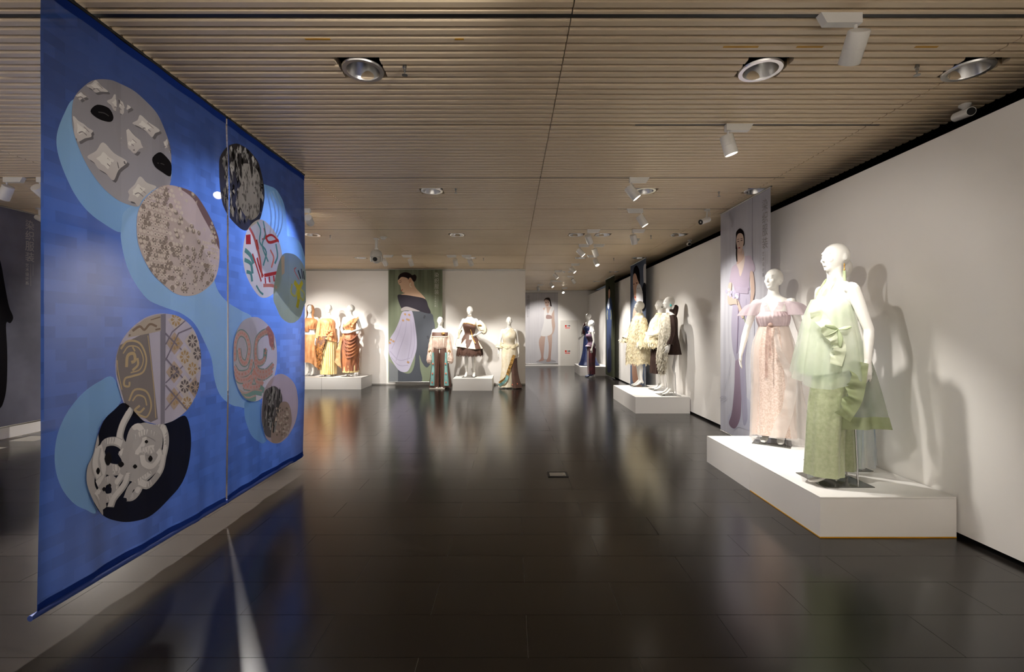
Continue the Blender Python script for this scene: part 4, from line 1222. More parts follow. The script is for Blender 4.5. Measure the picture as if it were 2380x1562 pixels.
loft('ivory_peplum', [(1.06, 0, 0, 0.138, 0.106, 0.002, 7), (0.9, 0, 0, 0.235, 0.21, 0.014, 7), (0.74, 0, 0, 0.335, 0.31, 0.022, 7)], IVORY, t, seed=112, hem=lambda th: 0.03 * sin(2 * th))
loft('brown_peplum', [(1.07, 0, 0, 0.142, 0.11, 0.002, 5), (0.95, 0, 0, 0.215, 0.19, 0.01, 5), (0.85, 0, 0, 0.28, 0.255, 0.015, 5)], BROWN2, t, seed=113, th0=130, th1=275, hem=lambda th: -0.06 * (cos(th) < -0.3) * abs(cos(th)))
loft('brown_side_panel', [(1.07, 0, 0, 0.142, 0.11, 0.002, 5), (0.9, 0, 0, 0.245, 0.22, 0.01, 5), (0.72, 0, 0, 0.345, 0.32, 0.02, 5)], BROWN2, t, seed=114, th0=-55, th1=40)
rf = [(0.95, 0, 0, 0.2, 0.18, 0.01, 7), (0.8, 0, 0, 0.28, 0.26, 0.015, 7), (0.7, 0, 0, 0.315, 0.29, 0.02, 7)]
c = loft('tulle_skirt', rf, BROWN2, t, seed=115)
fringe('feather_hem', surf(rf, 115), 1500, 0.15, 0.014, BROWN2, c, seed=17, t0=0.8, flare=0.12, jitter=0.2)
sleeve('puff_sleeve', [(0.2, 0.01, 1.4), (0.28, 0.03, 1.29), (0.34, 0.05, 1.18), (0.3, 0.03, 1.12)], [0.07, 0.1, 0.095, 0.06], IVORY, t, seed=5)
blob('embroidery', (0.27, -0.075, 1.3), (0.05, 0.012, 0.03), GOLDMET, t, 2, 0.01, 2)
sleeve('cuff', [(-0.27, 0.02, 1.2), (-0.3, 0.0, 1.08), (-0.3, -0.02, 0.98)], [0.075, 0.05, 0.04], IVORY, t, seed=5)
lathe_obj('choker', [(0, 0.05), (0.016, 0.05)], (0, -0.004, 1.535), (0, 0, 1), GOLDMET, t, cap0=False, cap1=False)
ribbon('gold_sash', [(0.06, -0.15, 1.2), (0.09, -0.15, 1.1), (0.12, -0.17, 1.0), (0.2, -0.22, 0.86)], 0.02, GOLDMET, t, wave=0.004, waves=2)

# --- 14: ivory column gown
pose = {'arms': (arm(1, 0.06), arm(-1, 0.1)), 'yaw': 0.05}
t = mannequin('white mannequin in an ivory column gown with embroidered hem and brown train', -0.05, 11.42, 0.0, CAMW, pose, 0.995, 0.009, plate=True, rod=False)
loft('gown', [(1.47, 0, 0.0, 0.1, 0.08, 0, 8), (1.4, 0, -0.005, 0.175, 0.115, 0.001, 8), (1.28, 0, -0.03, 0.17, 0.14, 0.002, 8), (1.1, 0, 0, 0.145, 0.108, 0.002, 8), (0.92, 0, 0, 0.19, 0.145, 0.003, 8), (0.5, -0.01, 0, 0.18, 0.15, 0.006, 8), (0.2, -0.03, 0, 0.2, 0.17, 0.01, 8), (0.03, -0.05, -0.01, 0.22, 0.19, 0.014, 8)], IVORY, t, seed=121)
loft('brown_train', [(0.75, 0.1, 0, 0.1, 0.14, 0.002, 6), (0.45, 0.1, -0.02, 0.115, 0.15, 0.006, 6), (0.2, 0.12, -0.03, 0.14, 0.18, 0.01, 6), (0.02, 0.14, -0.04, 0.19, 0.21, 0.014, 6)], BROWN2, t, seed=122, th0=-110, th1=100)
ribbon('gold_embroidery', [(0.16, -0.15, 0.82), (0.09, -0.17, 0.62), (0.02, -0.175, 0.42), (-0.05, -0.19, 0.24), (-0.22, -0.13, 0.1)], 0.075, GOLDMET, t, out=(0, -1, 0), wave=0.008, waves=8)
ribbon('teal_hem', [(0.0, -0.185, 0.32), (-0.05, -0.21, 0.2), (-0.15, -0.19, 0.1), (-0.24, -0.13, 0.045)], 0.07, TEAL, t, out=(0, -1, 0), wave=0.006, waves=3)
ribbon('collar_drape', [(0.05, -0.04, 1.52), (0.0, -0.09, 1.46), (-0.07, -0.13, 1.38), (-0.09, -0.13, 1.3)], -0.1, IVORY, t, out=(0, -1, 0.1), wave=0.008, waves=2)
ribbon('arm_drape', [(-0.18, -0.05, 1.12), (-0.05, -0.13, 1.06), (0.08, -0.13, 1.07), (0.2, -0.05, 1.14)], 0.07, CREAM, t, out=(0, -1, 0), wave=0.012, waves=3)
sleeve('hanging_cuff', [(-0.2, 0.0, 1.15), (-0.24, 0.0, 1.08), (-0.25, -0.01, 1.0)], [0.06, 0.08, 0.1], CREAM, t, seed=2)
for x, z in ((0.2, 0.12), (0.08, 0.1), (0.12, 0.33)):
    blob('coral_flower', (x, -0.245 + abs(x - 0.12) * 0.3 + z * 0.2, z), (0.018, 0.008, 0.022), CORAL, t, 2)

# ------------------------------------------------------------------ printed hanging banners
class Print:
    """Flat print built as coloured patches lying on a cloth plane; u runs along the cloth, z is up."""

    def __init__(self, world, u0, u1, z0, z1, wave=None):
        self.world, self.u0, self.u1, self.z0, self.z1 = world, u0, u1, z0, z1
        self.wave = wave or (lambda u, z: 0.0)
        self.v, self.f, self.c = [], [], []
        self.layer = 0
        self.disc = None

    def inside(self, pts):
        """pull points that fall outside the current printed disc back onto its rim."""
        if not self.disc:
            return pts
        test, cu, cz = self.disc
        out = []
        for u, z in pts:
            if not test(u, z):
                lo, hi = 0.0, 1.0
                for _ in range(12):
                    m = (lo + hi) / 2
                    if test(cu + (u - cu) * m, cz + (z - cz) * m):
                        lo = m
                    else:
                        hi = m
                u, z = cu + (u - cu) * lo, cz + (z - cz) * lo
            out.append((u, z))
        return out

    def shape(self, pts, col, smooth=True, step=5, col2=None, clip=True, up=True):
        if up:
            self.layer += 1
        if smooth:
            pts = closed_curve(pts, step)
        pts = self.inside(pts)
        bm = bmesh.new()
        vs = [bm.verts.new((p[0], p[1], 0)) for p in pts]
        try:
            bm.faces.new(vs)
        except ValueError:
            bm.free()
            return
        us = [p[0] for p in pts]
        zs = [p[1] for p in pts]
        a0, a1, b0, b1 = min(us), max(us), min(zs), max(zs)

        def cut(co, no, co_clear=False):
            bmesh.ops.bisect_plane(bm, geom=bm.verts[:] + bm.edges[:] + bm.faces[:], plane_co=co, plane_no=no, clear_outer=co_clear)
        if clip:
            if a1 > self.u1:
                cut((self.u1, 0, 0), (1, 0, 0), True)
            if a0 < self.u0:
                cut((self.u0, 0, 0), (-1, 0, 0), True)
            if b1 > self.z1:
                cut((0, self.z1, 0), (0, 1, 0), True)
            if b0 < self.z0:
                cut((0, self.z0, 0), (0, -1, 0), True)
        if not bm.faces:
            bm.free()
            return
        if a1 - a0 > 0.1:
            k = math.ceil(a0 / 0.05)
            while k * 0.05 < a1:
                cut((k * 0.05, 0, 0), (1, 0, 0))
                k += 1
        if b1 - b0 > 0.25:
            k = math.ceil(b0 / 0.2)
            while k * 0.2 < b1:
                cut((0, k * 0.2, 0), (0, 1, 0))
                k += 1
        bmesh.ops.triangulate(bm, faces=bm.faces[:])
        bm.verts.index_update()
        base = len(self.v)
        c1 = lin(col)
        c2 = lin(col2) if col2 else c1
        for v in bm.verts:
            u, z = v.co.x, v.co.y
            self.v.append(self.world(u, z, self.wave(u, z) + 0.0012 + self.layer * 0.00035))
            q = (z - b0) / max(1e-6, b1 - b0)
            self.c.append(tuple(c1[i] * q + c2[i] * (1 - q) for i in range(4)))
        for f in bm.faces:
            self.f.append([base + v.index for v in f.verts])
        bm.free()

    def stroke(self, pts, w, col, step=5, w2=None, up=True, smooth=True):
        if up:
            self.layer += 1
        if smooth and len(pts) > 2:
            pts = open_curve(pts, step)
        n = len(pts)
        w2 = w if w2 is None else w2
        L = []
        for i in range(n):
            a, b = pts[max(0, i - 1)], pts[min(n - 1, i + 1)]
            dx, dz = b[0] - a[0], b[1] - a[1]
            m = math.hypot(dx, dz) or 1
            ww = (w + (w2 - w) * i / (n - 1)) / 2
            L.append(((pts[i][0] - dz / m * ww, pts[i][1] + dx / m * ww), (pts[i][0] + dz / m * ww, pts[i][1] - dx / m * ww)))
        base = len(self.v)
        for pair in L:
            for u, z in self.inside(pair):
                u = min(self.u1, max(self.u0, u))
                self.v.append(self.world(u, z, self.wave(u, z) + 0.0012 + self.layer * 0.00035))
                self.c.append(lin(col))
        for i in range(n - 1):
            self.f.append([base + 2 * i, base + 2 * i + 1, base + 2 * i + 3, base + 2 * i + 2])

    def build(self, parent, material, name='print'):
        me = bpy.data.meshes.new(name)
        inv = Vector(parent.location)
        me.from_pydata([tuple(Vector(v) - inv) for v in self.v], [], self.f)
        me.update()
        at = me.color_attributes.new('Col', 'FLOAT_COLOR', 'POINT')
        for i, c in enumerate(self.c):
            at.data[i].color = c
        return link(name, me, material, parent)


def side_plane(X, n):
    """cloth parallel to the side walls at x = X; n = +1/-1 side that carries the print."""
    def world(u, z, off):
        return (X + n * off, u, z)

    def px(x, y):
        Y = X * FPX / (x - VPX)
        return (Y, EYE - (y - VPY) * Y / FPX)
    return world, px


def front_plane(Y):
    def world(u, z, off):
        return (u, Y - off, z)

    def px(x, y):
        return ((x - VPX) * Y / FPX, EYE - (y - VPY) * Y / FPX)
    return world, px


def cloth_sheet(world, u0, u1, z0, z1, wave, material, parent, name='cloth', nu=60, nz=40):
    inv = Vector(parent.location)
    v, f = [], []
    for j in range(nz + 1):
        for i in range(nu + 1):
            u, z = u0 + (u1 - u0) * i / nu, z0 + (z1 - z0) * j / nz
            v.append(tuple(Vector(world(u, z, wave(u, z))) - inv))
    for j in range(nz):
        for i in range(nu):
            a = j * (nu + 1) + i
            f.append((a, a + 1, a + nu + 2, a + nu + 1))
    me = bpy.data.meshes.new(name)
    me.from_pydata(v, [], f)
    me.update()
    return link(name, me, material, parent, True)


def rod(name, world, u0, u1, z, r, material, parent):
    inv = Vector(parent.location)
    a, b = Vector(world(u0, z, 0)) - inv, Vector(world(u1, z, 0)) - inv
    return lathe_obj(name, [(0, r * 0.6), (0.0, r), ((b - a).length, r), ((b - a).length, r * 0.6)], a, b - a, material, parent, seg=12)


PRINT = cloth_mat('printed_ink', None, 1.0, 0.22, attr='Col')
GAUZEPRINT = cloth_mat('gauze_printed_ink', None, 0.97, 0.3, attr='Col')
SKIN, HAIR = (214, 178, 156), (36, 28, 28)


def lettering(parent, world, mirror, u_c, z_top, size, col, direction, lines=True):
    """the vertical title 染织服装 with 艺术设计系 below, as thin letters lying on the cloth."""
    def glyph(ch, w, h, uc, zt, bold):
        cu = bpy.data.curves.new('letter', 'FONT')
        cu.body = ch
        cu.size = 1.0
        cu.offset = bold
        o = bpy.data.objects.new('letter', cu)
        COL.objects.link(o)
        dg = bpy.context.evaluated_depsgraph_get()
        dg.update()
        me = bpy.data.meshes.new_from_object(o.evaluated_get(dg))
        bpy.data.objects.remove(o)
        bpy.data.curves.remove(cu)
        if not me.vertices:
            return None
        xs = [v.co.x for v in me.vertices]
        ys = [v.co.y for v in me.vertices]
        x0, x1, y0, y1 = min(xs), max(xs), min(ys), max(ys)
        inv = Vector(parent.location)
        for v in me.vertices:
            u = uc + direction * ((v.co.x - x0) / (x1 - x0) - 0.5) * w
            z = zt - h + (v.co.y - y0) / (y1 - y0) * h
            v.co = Vector(world(u, z, 0.006)) - inv
        me.name = 'letter'
        return me
    m = mat('letter_ink_%d_%d_%d' % col, col, 0.8)
    z = z_top
    for ch in '染织服装':
        me = glyph(ch, size * 0.82, size * 0.93, u_c, z, 0.006)
        if me:
            link('letter', me, m, parent)
        z -= size * 1.04
    s2 = size * 0.36
    z -= size * 0.1
    zl = z
    for ch in '艺术设计系':
        me = glyph(ch, s2 * 0.9, s2 * 0.95, u_c - direction * size * 0.24, z, 0.004)
        if me:
            link('letter', me, m, parent)
        z -= s2 * 1.2
    if lines:      # the two hair-thin lines of small print beside it, too fine to read
        inv = Vector(parent.location)
        for off, ln in ((0.08, 1.0), (0.3, 0.52)):
            u = u_c + direction * size * off
            bm = bmesh.new()
            q = [bm.verts.new(Vector(world(u + du, zz, 0.006)) - inv) for du, zz in ((-size * 0.012, zl), (size * 0.012, zl), (size * 0.012, zl - (zl - z) * ln), (-size * 0.012, zl - (zl - z) * ln))]
            bm.faces.new(q)
            bm_obj('fine_print', bm, m, parent)


# ---- the big blue gauze banner: two panels parallel to the side walls
BX = -2.13
bw, bpx = side_plane(BX, 1)


def A(pts):
    return [bpx(60 + x / 2.17, y / 2.17) for x, y in pts]


def B(pts):
    return [bpx(60 + x / 1.9043, 680 + y / 1.9043) for x, y in pts]


def D(pts):
    return [bpx(x, y) for x, y in pts]


def wave_blue(u, z):
    low = max(0.0, (0.9 - z)) / 0.9
    top = max(0.0, (z - 2.3)) / 0.7 * min(1.0, max(0.0, 3.0 - z) / 0.2)
    return 0.007 * sin(u * 17 + 0.8 * sin(z * 1.3)) * (0.35 + 0.8 * low + 0.9 * top) + 0.004 * sin(u * 41 + z) * (0.15 + 0.5 * low + 0.8 * top) + 0.012 * sin(u * 4.2 + 0.5) * min(1.0, max(0.05, 3.03 - z) / 0.5) - 0.02 * low


BLUE_CLOTH = cloth_mat('blue_gauze', (48, 74, 137), 0.93, 0.38, checker=(4.6, 0.2), var=(1.2, (52, 80, 146), 0.6))
HEM = cloth_mat('dark_blue_hem', (26, 48, 118), 0.98, 0.15)
LB = (146, 186, 224)
BLUE_Z0, BLUE_Z1 = 0.15, 3.035
rnd = random.Random(5)


def blue_print(p):
    S, T = p.shape, p.stroke

    def inside(poly):
        cu = sum(q[0] for q in poly) / len(poly)
        cz = sum(q[1] for q in poly) / len(poly)
        pts = closed_curve(poly, 3)

        def test(u, z):
            c = False
            for (x1, y1), (x2, y2) in zip(pts, pts[1:] + pts[:1]):
                if (y1 > z) != (y2 > z) and u < (x2 - x1) * (z - y1) / (y2 - y1) + x1:
                    c = not c
            return c
        us = [q[0] for q in pts]
        zs = [q[1] for q in pts]
        inside.last = (test, cu, cz)
        return test, min(us), max(us), min(zs), max(zs)
    # pale blue blots
    S(A([(245, 500), (200, 570), (165, 650), (155, 720), (170, 800), (205, 890), (250, 980), (310, 1060), (390, 1120), (490, 1172), (520, 1120), (560, 1065), (640, 1000), (735, 900), (700, 760), (500, 600), (320, 500)]), LB, col2=(138, 180, 222))
    S(D([(295, 491), (288, 527), (286, 553), (293, 594), (304, 631), (323, 668), (346, 696), (373, 710), (400, 720), (422, 730), (446, 750), (467, 785), (487, 832), (494, 880), (506, 916), (527, 937), (553, 945), (580, 940), (600, 860), (600, 790), (588, 740), (560, 722), (530, 706), (512, 690), (498, 665), (480, 600), (420, 500), (340, 470)]), (156, 194, 230), col2=(150, 190, 228))
    S(D([(600, 432), (631, 433), (650, 452), (664, 488), (668, 530), (669, 548), (684, 553), (698, 571), (709, 613), (712, 650), (705, 700), (690, 735), (660, 700), (620, 640), (590, 560), (580, 480)]), (132, 178, 226))
    S(B([(395, 375), (330, 395), (260, 440), (190, 520), (145, 610), (128, 700), (135, 790), (165, 870), (215, 930), (270, 960), (325, 968), (320, 800), (330, 600), (430, 480)]), (136, 178, 222), col2=(140, 180, 220))
    S(B([(975, 480), (968, 520), (975, 570), (1000, 630), (1040, 660), (1070, 663), (1090, 600), (1040, 480)]), (124, 170, 220))
    # concentric arcs in the blot beside the marbled disc
    for k in range(4):
        r = 0.35 + 0.2 * k
        T(D([(613 + 30 * r, 450 - 8 * r), (618 + 40 * r, 490), (618 + 38 * r, 530), (612 + 30 * r, 560)]), 0.02, (158, 196, 234), up=(k == 0))
    def on(poly):
        p.disc = None
        S(poly[0], *poly[1:2], **(poly[2] if len(poly) > 2 else {}))
        inside(poly[0])
        p.disc = inside.last
    # disc 1: white cushions and two black ones on grey
    c1 = A([(300, 425), (345, 403), (400, 400), (460, 412), (530, 445), (600, 505), (660, 580), (705, 660), (730, 740), (735, 820), (728, 930), (690, 940), (640, 960), (590, 1010), (572, 1042), (520, 1030), (460, 1000), (390, 940), (320, 850), (270, 750), (240, 650), (236, 560), (250, 485)])
    on((c1, (148, 144, 150), {'col2': (176, 172, 176)}))
    cush = [[(300, 432), (350, 404), (415, 462), (350, 467)], [(410, 510), (455, 475), (535, 540), (505, 580), (450, 556)], [(543, 622), (580, 580), (672, 658), (635, 692), (598, 655)], [(460, 688), (515, 640), (610, 735), (555, 775), (500, 732)], [(240, 585), (290, 625), (340, 660), (330, 690), (265, 715), (241, 690)], [(310, 790), (395, 718), (520, 815), (450, 910), (370, 850)], [(525, 962), (580, 890), (660, 945), (575, 1040), (525, 1010)], [(252, 482), (275, 465), (302, 488), (270, 505)], [(695, 715), (715, 702), (728, 770), (705, 748)]]
    def pillow(q):
        dx = sum(a for a, b in q) / len(q)
        dz = sum(b for a, b in q) / len(q)
        out = []
        for (a, b), (c, d) in zip(q, q[1:] + q[:1]):
            out += [(a, b), ((a + c) / 2 + (dx - (a + c) / 2) * 0.1, (b + d) / 2 + (dz - (b + d) / 2) * 0.1)]
        return out
    cush = [pillow(q) for q in cush]
    for k, q in enumerate(cush):
        S(A([(a + 12, b + 12) for a, b in q]), (116, 112, 116), step=3, up=(k == 0))
    for k, q in enumerate(cush):
        S(A(q), (222, 217, 215), step=4, up=(k == 0), col2=(204, 197, 197))
    for k, q in enumerate(cush):
        dx = sum(a for a, b in q) / len(q)
        dz = sum(b for a, b in q) / len(q)
        S(A([(dx + (a - dx) * 0.45 - 6, dz + (b - dz) * 0.45 - 6) for a, b in q]), (236, 232, 229), step=4, up=(k == 0))
        T(A([(dx - 18, dz + 10), (dx, dz + 4), (dx + 22, dz + 22)]), 0.006, (150, 144, 146), up=False)
        T(A([(dx + 6, dz - 22), (dx + 20, dz - 8), (dx + 34, dz + 6)]), 0.005, (158, 150, 150), up=False)
    for k, q in enumerate([[(323, 562), (360, 528), (420, 545), (448, 590), (430, 615), (370, 600)], [(638, 795), (680, 768), (732, 822), (730, 888), (690, 870), (650, 840)]]):
        S(A(q), (32, 30, 32), step=4, up=(k == 0))
        dx = sum(a for a, b in q) / len(q)
        dz = sum(b for a, b in q) / len(q)
        T(A([(dx - 25, dz - 8), (dx + 5, dz - 3), (dx + 30, dz + 12)]), 0.005, (86, 84, 84), up=(k == 0))
    # disc 2: pale lattice of little rings
    c2p = [(565, 1090), (590, 1020), (640, 965), (700, 935), (760, 940), (830, 970), (880, 1030), (925, 1110), (958, 1190), (966, 1260), (960, 1350), (935, 1420), (880, 1470), (820, 1492), (760, 1485), (700, 1440), (640, 1380), (590, 1290), (565, 1200)]
    c2 = A(c2p)
    on((c2, (202, 182, 174), {'col2': (212, 196, 188)}))
    S(A([(760, 940), (830, 970), (880, 1030), (925, 1110), (958, 1190), (966, 1260), (930, 1180), (880, 1090), (830, 1000)]), (140, 116, 122))
    test, a0, a1, b0, b1 = inside(c2)
    p.layer += 1
    for i in range(26):
        for j in range(30):
            u = a0 + (i + 0.5 + 0.5 * (j % 2)) * 0.026
            z = b1 - (j + 0.5) * 0.03
            dens = 1.0 if (u - a0) < 0.22 else (0.55 if (u - a0) < 0.34 else (0.25 if z < b0 + 0.45 else 0.03))
            if u > a1 - 0.1 and z < b0 + 0.55:
                dens = 0.8
            if not test(u, z) or not test(u + 0.02, z - 0.02) or rnd.random() > dens:
                continue
            dark = rnd.random() < (0.6 if z < b0 + 0.3 else 0.35)
            if dark:
                S([(u + 0.018 * cos(q) + 0.006, z + 0.018 * sin(q) - 0.008) for q in (0, 1.05, 2.1, 3.14, 4.2, 5.2)], (160, 146, 140), smooth=False, up=False)
            S([(u + 0.0125 * cos(q), z + 0.0125 * sin(q)) for q in (0, 0.79, 1.57, 2.36, 3.14, 3.93, 4.71, 5.5)], (226, 214, 206), smooth=False, up=False)
    p.layer += 1
    for i in range(26):
        for j in range(30):
            u = a0 + (i + 0.5 + 0.5 * (j % 2)) * 0.026
            z = b1 - (j + 0.5) * 0.03
            if test(u, z) and rnd.random() < 0.5 and ((u - a0) < 0.24 or z < b0 + 0.3):
                S([(u + 0.005 * cos(q), z + 0.005 * sin(q)) for q in (0, 1.26, 2.5, 3.8, 5.0)], (132, 120, 118), smooth=False, up=False)
    # disc 3: black and white marbling
    c3 = A([(972, 790), (1000, 745), (1040, 725), (1080, 730), (1130, 765), (1170, 830), (1195, 900), (1207, 980), (1200, 1050), (1180, 1110), (1140, 1140), (1105, 1163), (1060, 1140), (1010, 1090), (980, 1030), (968, 950), (966, 860)])
    on((c3, (62, 58, 58)))
    S(A([(1065, 850), (1100, 825), (1140, 835), (1170, 880), (1190, 950), (1195, 1020), (1175, 1080), (1130, 1110), (1085, 1060), (1060, 1000), (1075, 930)]), (176, 172, 170))
    test, a0, a1, b0, b1 = inside(c3)
    t2, *_ = inside(A([(1065, 850), (1100, 825), (1140, 835), (1170, 880), (1190, 950), (1195, 1020), (1175, 1080), (1130, 1110), (1085, 1060), (1060, 1000), (1075, 930)]))
    p.layer += 1
    n = 0
    while n < 420:
        u, z = rnd.uniform(a0, a1), rnd.uniform(b0, b1)
        n += 1
        if not (test(u, z) and test(u + 0.03, z) and test(u - 0.03, z) and test(u, z - 0.05)):
            continue
        inn = t2(u, z)
        g = rnd.choice((110, 130, 96) if inn else (28, 34, 150, 190, 206, 120))
        w, h = rnd.uniform(0.006, 0.024), rnd.uniform(0.015, 0.05)
        if inn:
            w, h = w * 0.5, h * 0.6
        S([(u - w, z), (u, z + h), (u + w * 0.8, z + h * 0.3), (u + w * 0.4, z - h)], (g, g - 2, g - 3), smooth=False, up=False)
    # disc 4: red and teal brush print on cream
    c4 = A([(1100, 1200), (1120, 1150), (1160, 1112), (1200, 1110), (1240, 1145), (1270, 1200), (1290, 1270), (1297, 1350), (1285, 1420), (1260, 1470), (1220, 1500), (1180, 1495), (1140, 1450), (1105, 1380), (1090, 1290)])
    on((c4, (226, 220, 216)))
    S(A([(1106, 1185), (1130, 1182), (1132, 1232), (1106, 1232)]), (204, 62, 74), smooth=False)
    RED, TL = (206, 74, 78), (112, 172, 178)
    for k, (q, w, c) in enumerate([([(1125, 1150), (1150, 1200), (1180, 1300), (1195, 1400)], 0.03, (222, 120, 118)), ([(1158, 1210), (1170, 1260)], 0.045, RED), ([(1140, 1280), (1165, 1350), (1190, 1420)], 0.02, RED), ([(1165, 1300), (1180, 1350), (1200, 1395)], 0.028, RED), ([(1205, 1150), (1225, 1220), (1275, 1210)], 0.025, RED), ([(1195, 1210), (1240, 1185), (1275, 1220)], 0.02, RED), ([(1205, 1390), (1270, 1375)], 0.03, RED), ([(1210, 1400), (1212, 1430)], 0.02, RED), ([(1230, 1395), (1232, 1425)], 0.02, RED), ([(1250, 1390), (1252, 1420)], 0.02, RED), ([(1165, 1120), (1185, 1160), (1180, 1220), (1215, 1270), (1200, 1340)], 0.02, TL), ([(1200, 1115), (1210, 1180), (1195, 1240), (1225, 1320)], 0.018, TL), ([(1100, 1260), (1130, 1290), (1145, 1330)], 0.04, TL), ([(1098, 1310), (1130, 1330), (1140, 1380)], 0.035, TL), ([(1108, 1370), (1130, 1380), (1138, 1420)], 0.03, TL), ([(1260, 1230), (1268, 1290), (1255, 1330)], 0.022, TL), ([(1235, 1260), (1250, 1300), (1240, 1350)], 0.02, (236, 150, 140)), ([(1200, 1440), (1240, 1440), (1262, 1450)], 0.03, (224, 150, 146)), ([(1160, 1440), (1180, 1470), (1200, 1485)], 0.02, TL)]):
        T(A(q), w, c, up=(k % 4 == 0))
    # disc 5: yellow scissors on grey green
    c5 = D([(654, 594), (673, 589), (689, 599), (703, 622), (711, 654), (711, 690), (702, 712), (693, 738), (674, 751), (653, 738), (640, 711), (635, 690), (640, 640)])
    on((c5, (150, 164, 162), {'col2': (172, 184, 156)}))
    S(D([(652, 596), (660, 594), (660, 635), (654, 640)]), (208, 190, 172), smooth=False)
    YL = (214, 204, 74)
    for k, (q, w, c) in enumerate([([(680, 655), (690, 668), (698, 655)], 0.05, YL), ([(688, 665), (690, 695)], 0.07, YL), ([(690, 695), (686, 715)], 0.05, (196, 186, 60)), ([(676, 660), (674, 680), (682, 688), (686, 672)], 0.022, (206, 206, 120)), ([(694, 672), (702, 682), (700, 698), (692, 690)], 0.022, (206, 206, 120)), ([(694, 648), (688, 628)], 0.02, (70, 70, 80)), ([(699, 648), (695, 625)], 0.02, (86, 80, 96)), ([(703, 650), (700, 630)], 0.02, (60, 60, 70)), ([(690, 650), (680, 628), (684, 622)], 0.012, (204, 120, 120))]):
        T(D(q), w, c, up=(k % 3 == 0))
    # disc 6: patterned tiles
    c6p = [(400, 290), (420, 225), (460, 165), (510, 120), (560, 98), (610, 93), (665, 105), (715, 145), (745, 200), (760, 280), (758, 370), (740, 450), (700, 520), (650, 565), (600, 583), (540, 575), (480, 550), (440, 500), (415, 430), (400, 360)]
    c6 = B(c6p)
    test, a0, a1, b0, b1 = inside(c6)
    on((c6, (192, 184, 192)))
    S(B([(590, 97), (615, 94), (610, 580), (592, 583)]), (146, 142, 156), smooth=False)
    S(B([(403, 225), (540, 170), (580, 560), (548, 574), (440, 498), (402, 360), (402, 280)]), (142, 134, 134), smooth=False)
    S(B([(460, 166), (520, 118), (575, 98), (592, 97), (592, 170), (450, 200)]), (192, 180, 168), smooth=False)
    for k, (q, w) in enumerate([([(470, 170), (500, 150), (520, 165), (545, 140), (575, 150)], 0.014), ([(455, 190), (590, 160)], 0.01), ([(480, 140), (590, 108)], 0.008)]):
        T(B(q), w, (146, 128, 116), up=(k == 0))
    BG = (204, 182, 148)
    for k, (q, w) in enumerate([([(420, 250), (450, 215), (500, 225), (528, 290), (515, 350), (470, 370), (440, 380), (435, 410), (455, 415), (458, 395)], 0.012), ([(430, 270), (455, 238), (495, 245), (515, 295), (500, 340), (462, 355)], 0.008), ([(445, 330), (450, 280), (475, 270), (480, 300), (465, 310)], 0.018), ([(490, 290), (492, 320), (470, 345)], 0.014), ([(455, 480), (480, 430), (530, 440), (550, 500), (530, 550), (490, 540)], 0.012), ([(470, 480), (490, 455), (520, 465), (530, 500)], 0.01), ([(500, 500), (480, 520), (500, 530), (520, 510)], 0.014), ([(470, 240), (480, 260)], 0.01), ([(404, 300), (408, 350), (425, 430)], 0.006), ([(535, 190), (560, 400), (570, 555)], 0.006)]):
        T(B(q), w, BG, up=(k == 0))
    tilec = [(650, 225), (722, 215), (690, 285), (648, 352), (722, 338), (690, 415), (648, 470), (745, 270), (655, 120), (735, 420), (700, 490)]
    for k, (x, y) in enumerate(tilec):
        sx, sy = 34, 50
        S(B([(x - sx, y), (x, y - sy), (min(758, x + sx), y), (x, y + sy)]), (208, 198, 194) if k % 3 else (190, 170, 156), smooth=False, up=(k == 0))
    for k, (x, y) in enumerate(tilec):
        c = (116, 108, 112) if k % 2 else (186, 158, 122)
        for q in range(8):
            a = q * pi / 4
            S(B([(x + 5 * cos(a), y + 7 * sin(a)), (x + 17 * cos(a - 0.3), y + 26 * sin(a - 0.3)), (x + 21 * cos(a), y + 31 * sin(a)), (x + 17 * cos(a + 0.3), y + 26 * sin(a + 0.3))]), c, smooth=False, up=(k == 0 and q == 0))
    for k, q in enumerate([[(612, 230), (640, 175), (700, 110)], [(612, 300), (665, 180), (720, 155)], [(612, 400), (755, 250)], [(610, 520), (755, 330)], [(612, 180), (755, 340)], [(612, 290), (740, 450)], [(612, 410), (700, 520)]]):
        T(B(q), 0.01, (140, 132, 146), up=(k == 0), smooth=False)
    # disc 7: white tangled loops on black
    c7 = B([(440, 490), (390, 520), (340, 570), (310, 640), (290, 720), (265, 770), (262, 830), (275, 880), (310, 950), (345, 985), (400, 1008), (470, 1015), (550, 990), (610, 940), (670, 870), (705, 780), (718, 680), (712, 600), (690, 545), (640, 570), (590, 583), (520, 572)])
    on((c7, (26, 24, 25), {'col2': (34, 32, 34)}))
    WH, WS = (234, 230, 230), (196, 192, 194)
    S(B([(300, 700), (318, 668), (308, 620), (290, 700), (266, 770), (262, 830), (275, 880), (300, 930), (345, 985), (340, 940), (330, 900), (300, 850), (305, 790), (320, 740)]), (206, 200, 200))
    S(B([(470, 600), (520, 575), (575, 590), (600, 640), (590, 720), (555, 780), (500, 830), (460, 830), (450, 770), (465, 700), (455, 650)]), (200, 196, 198))
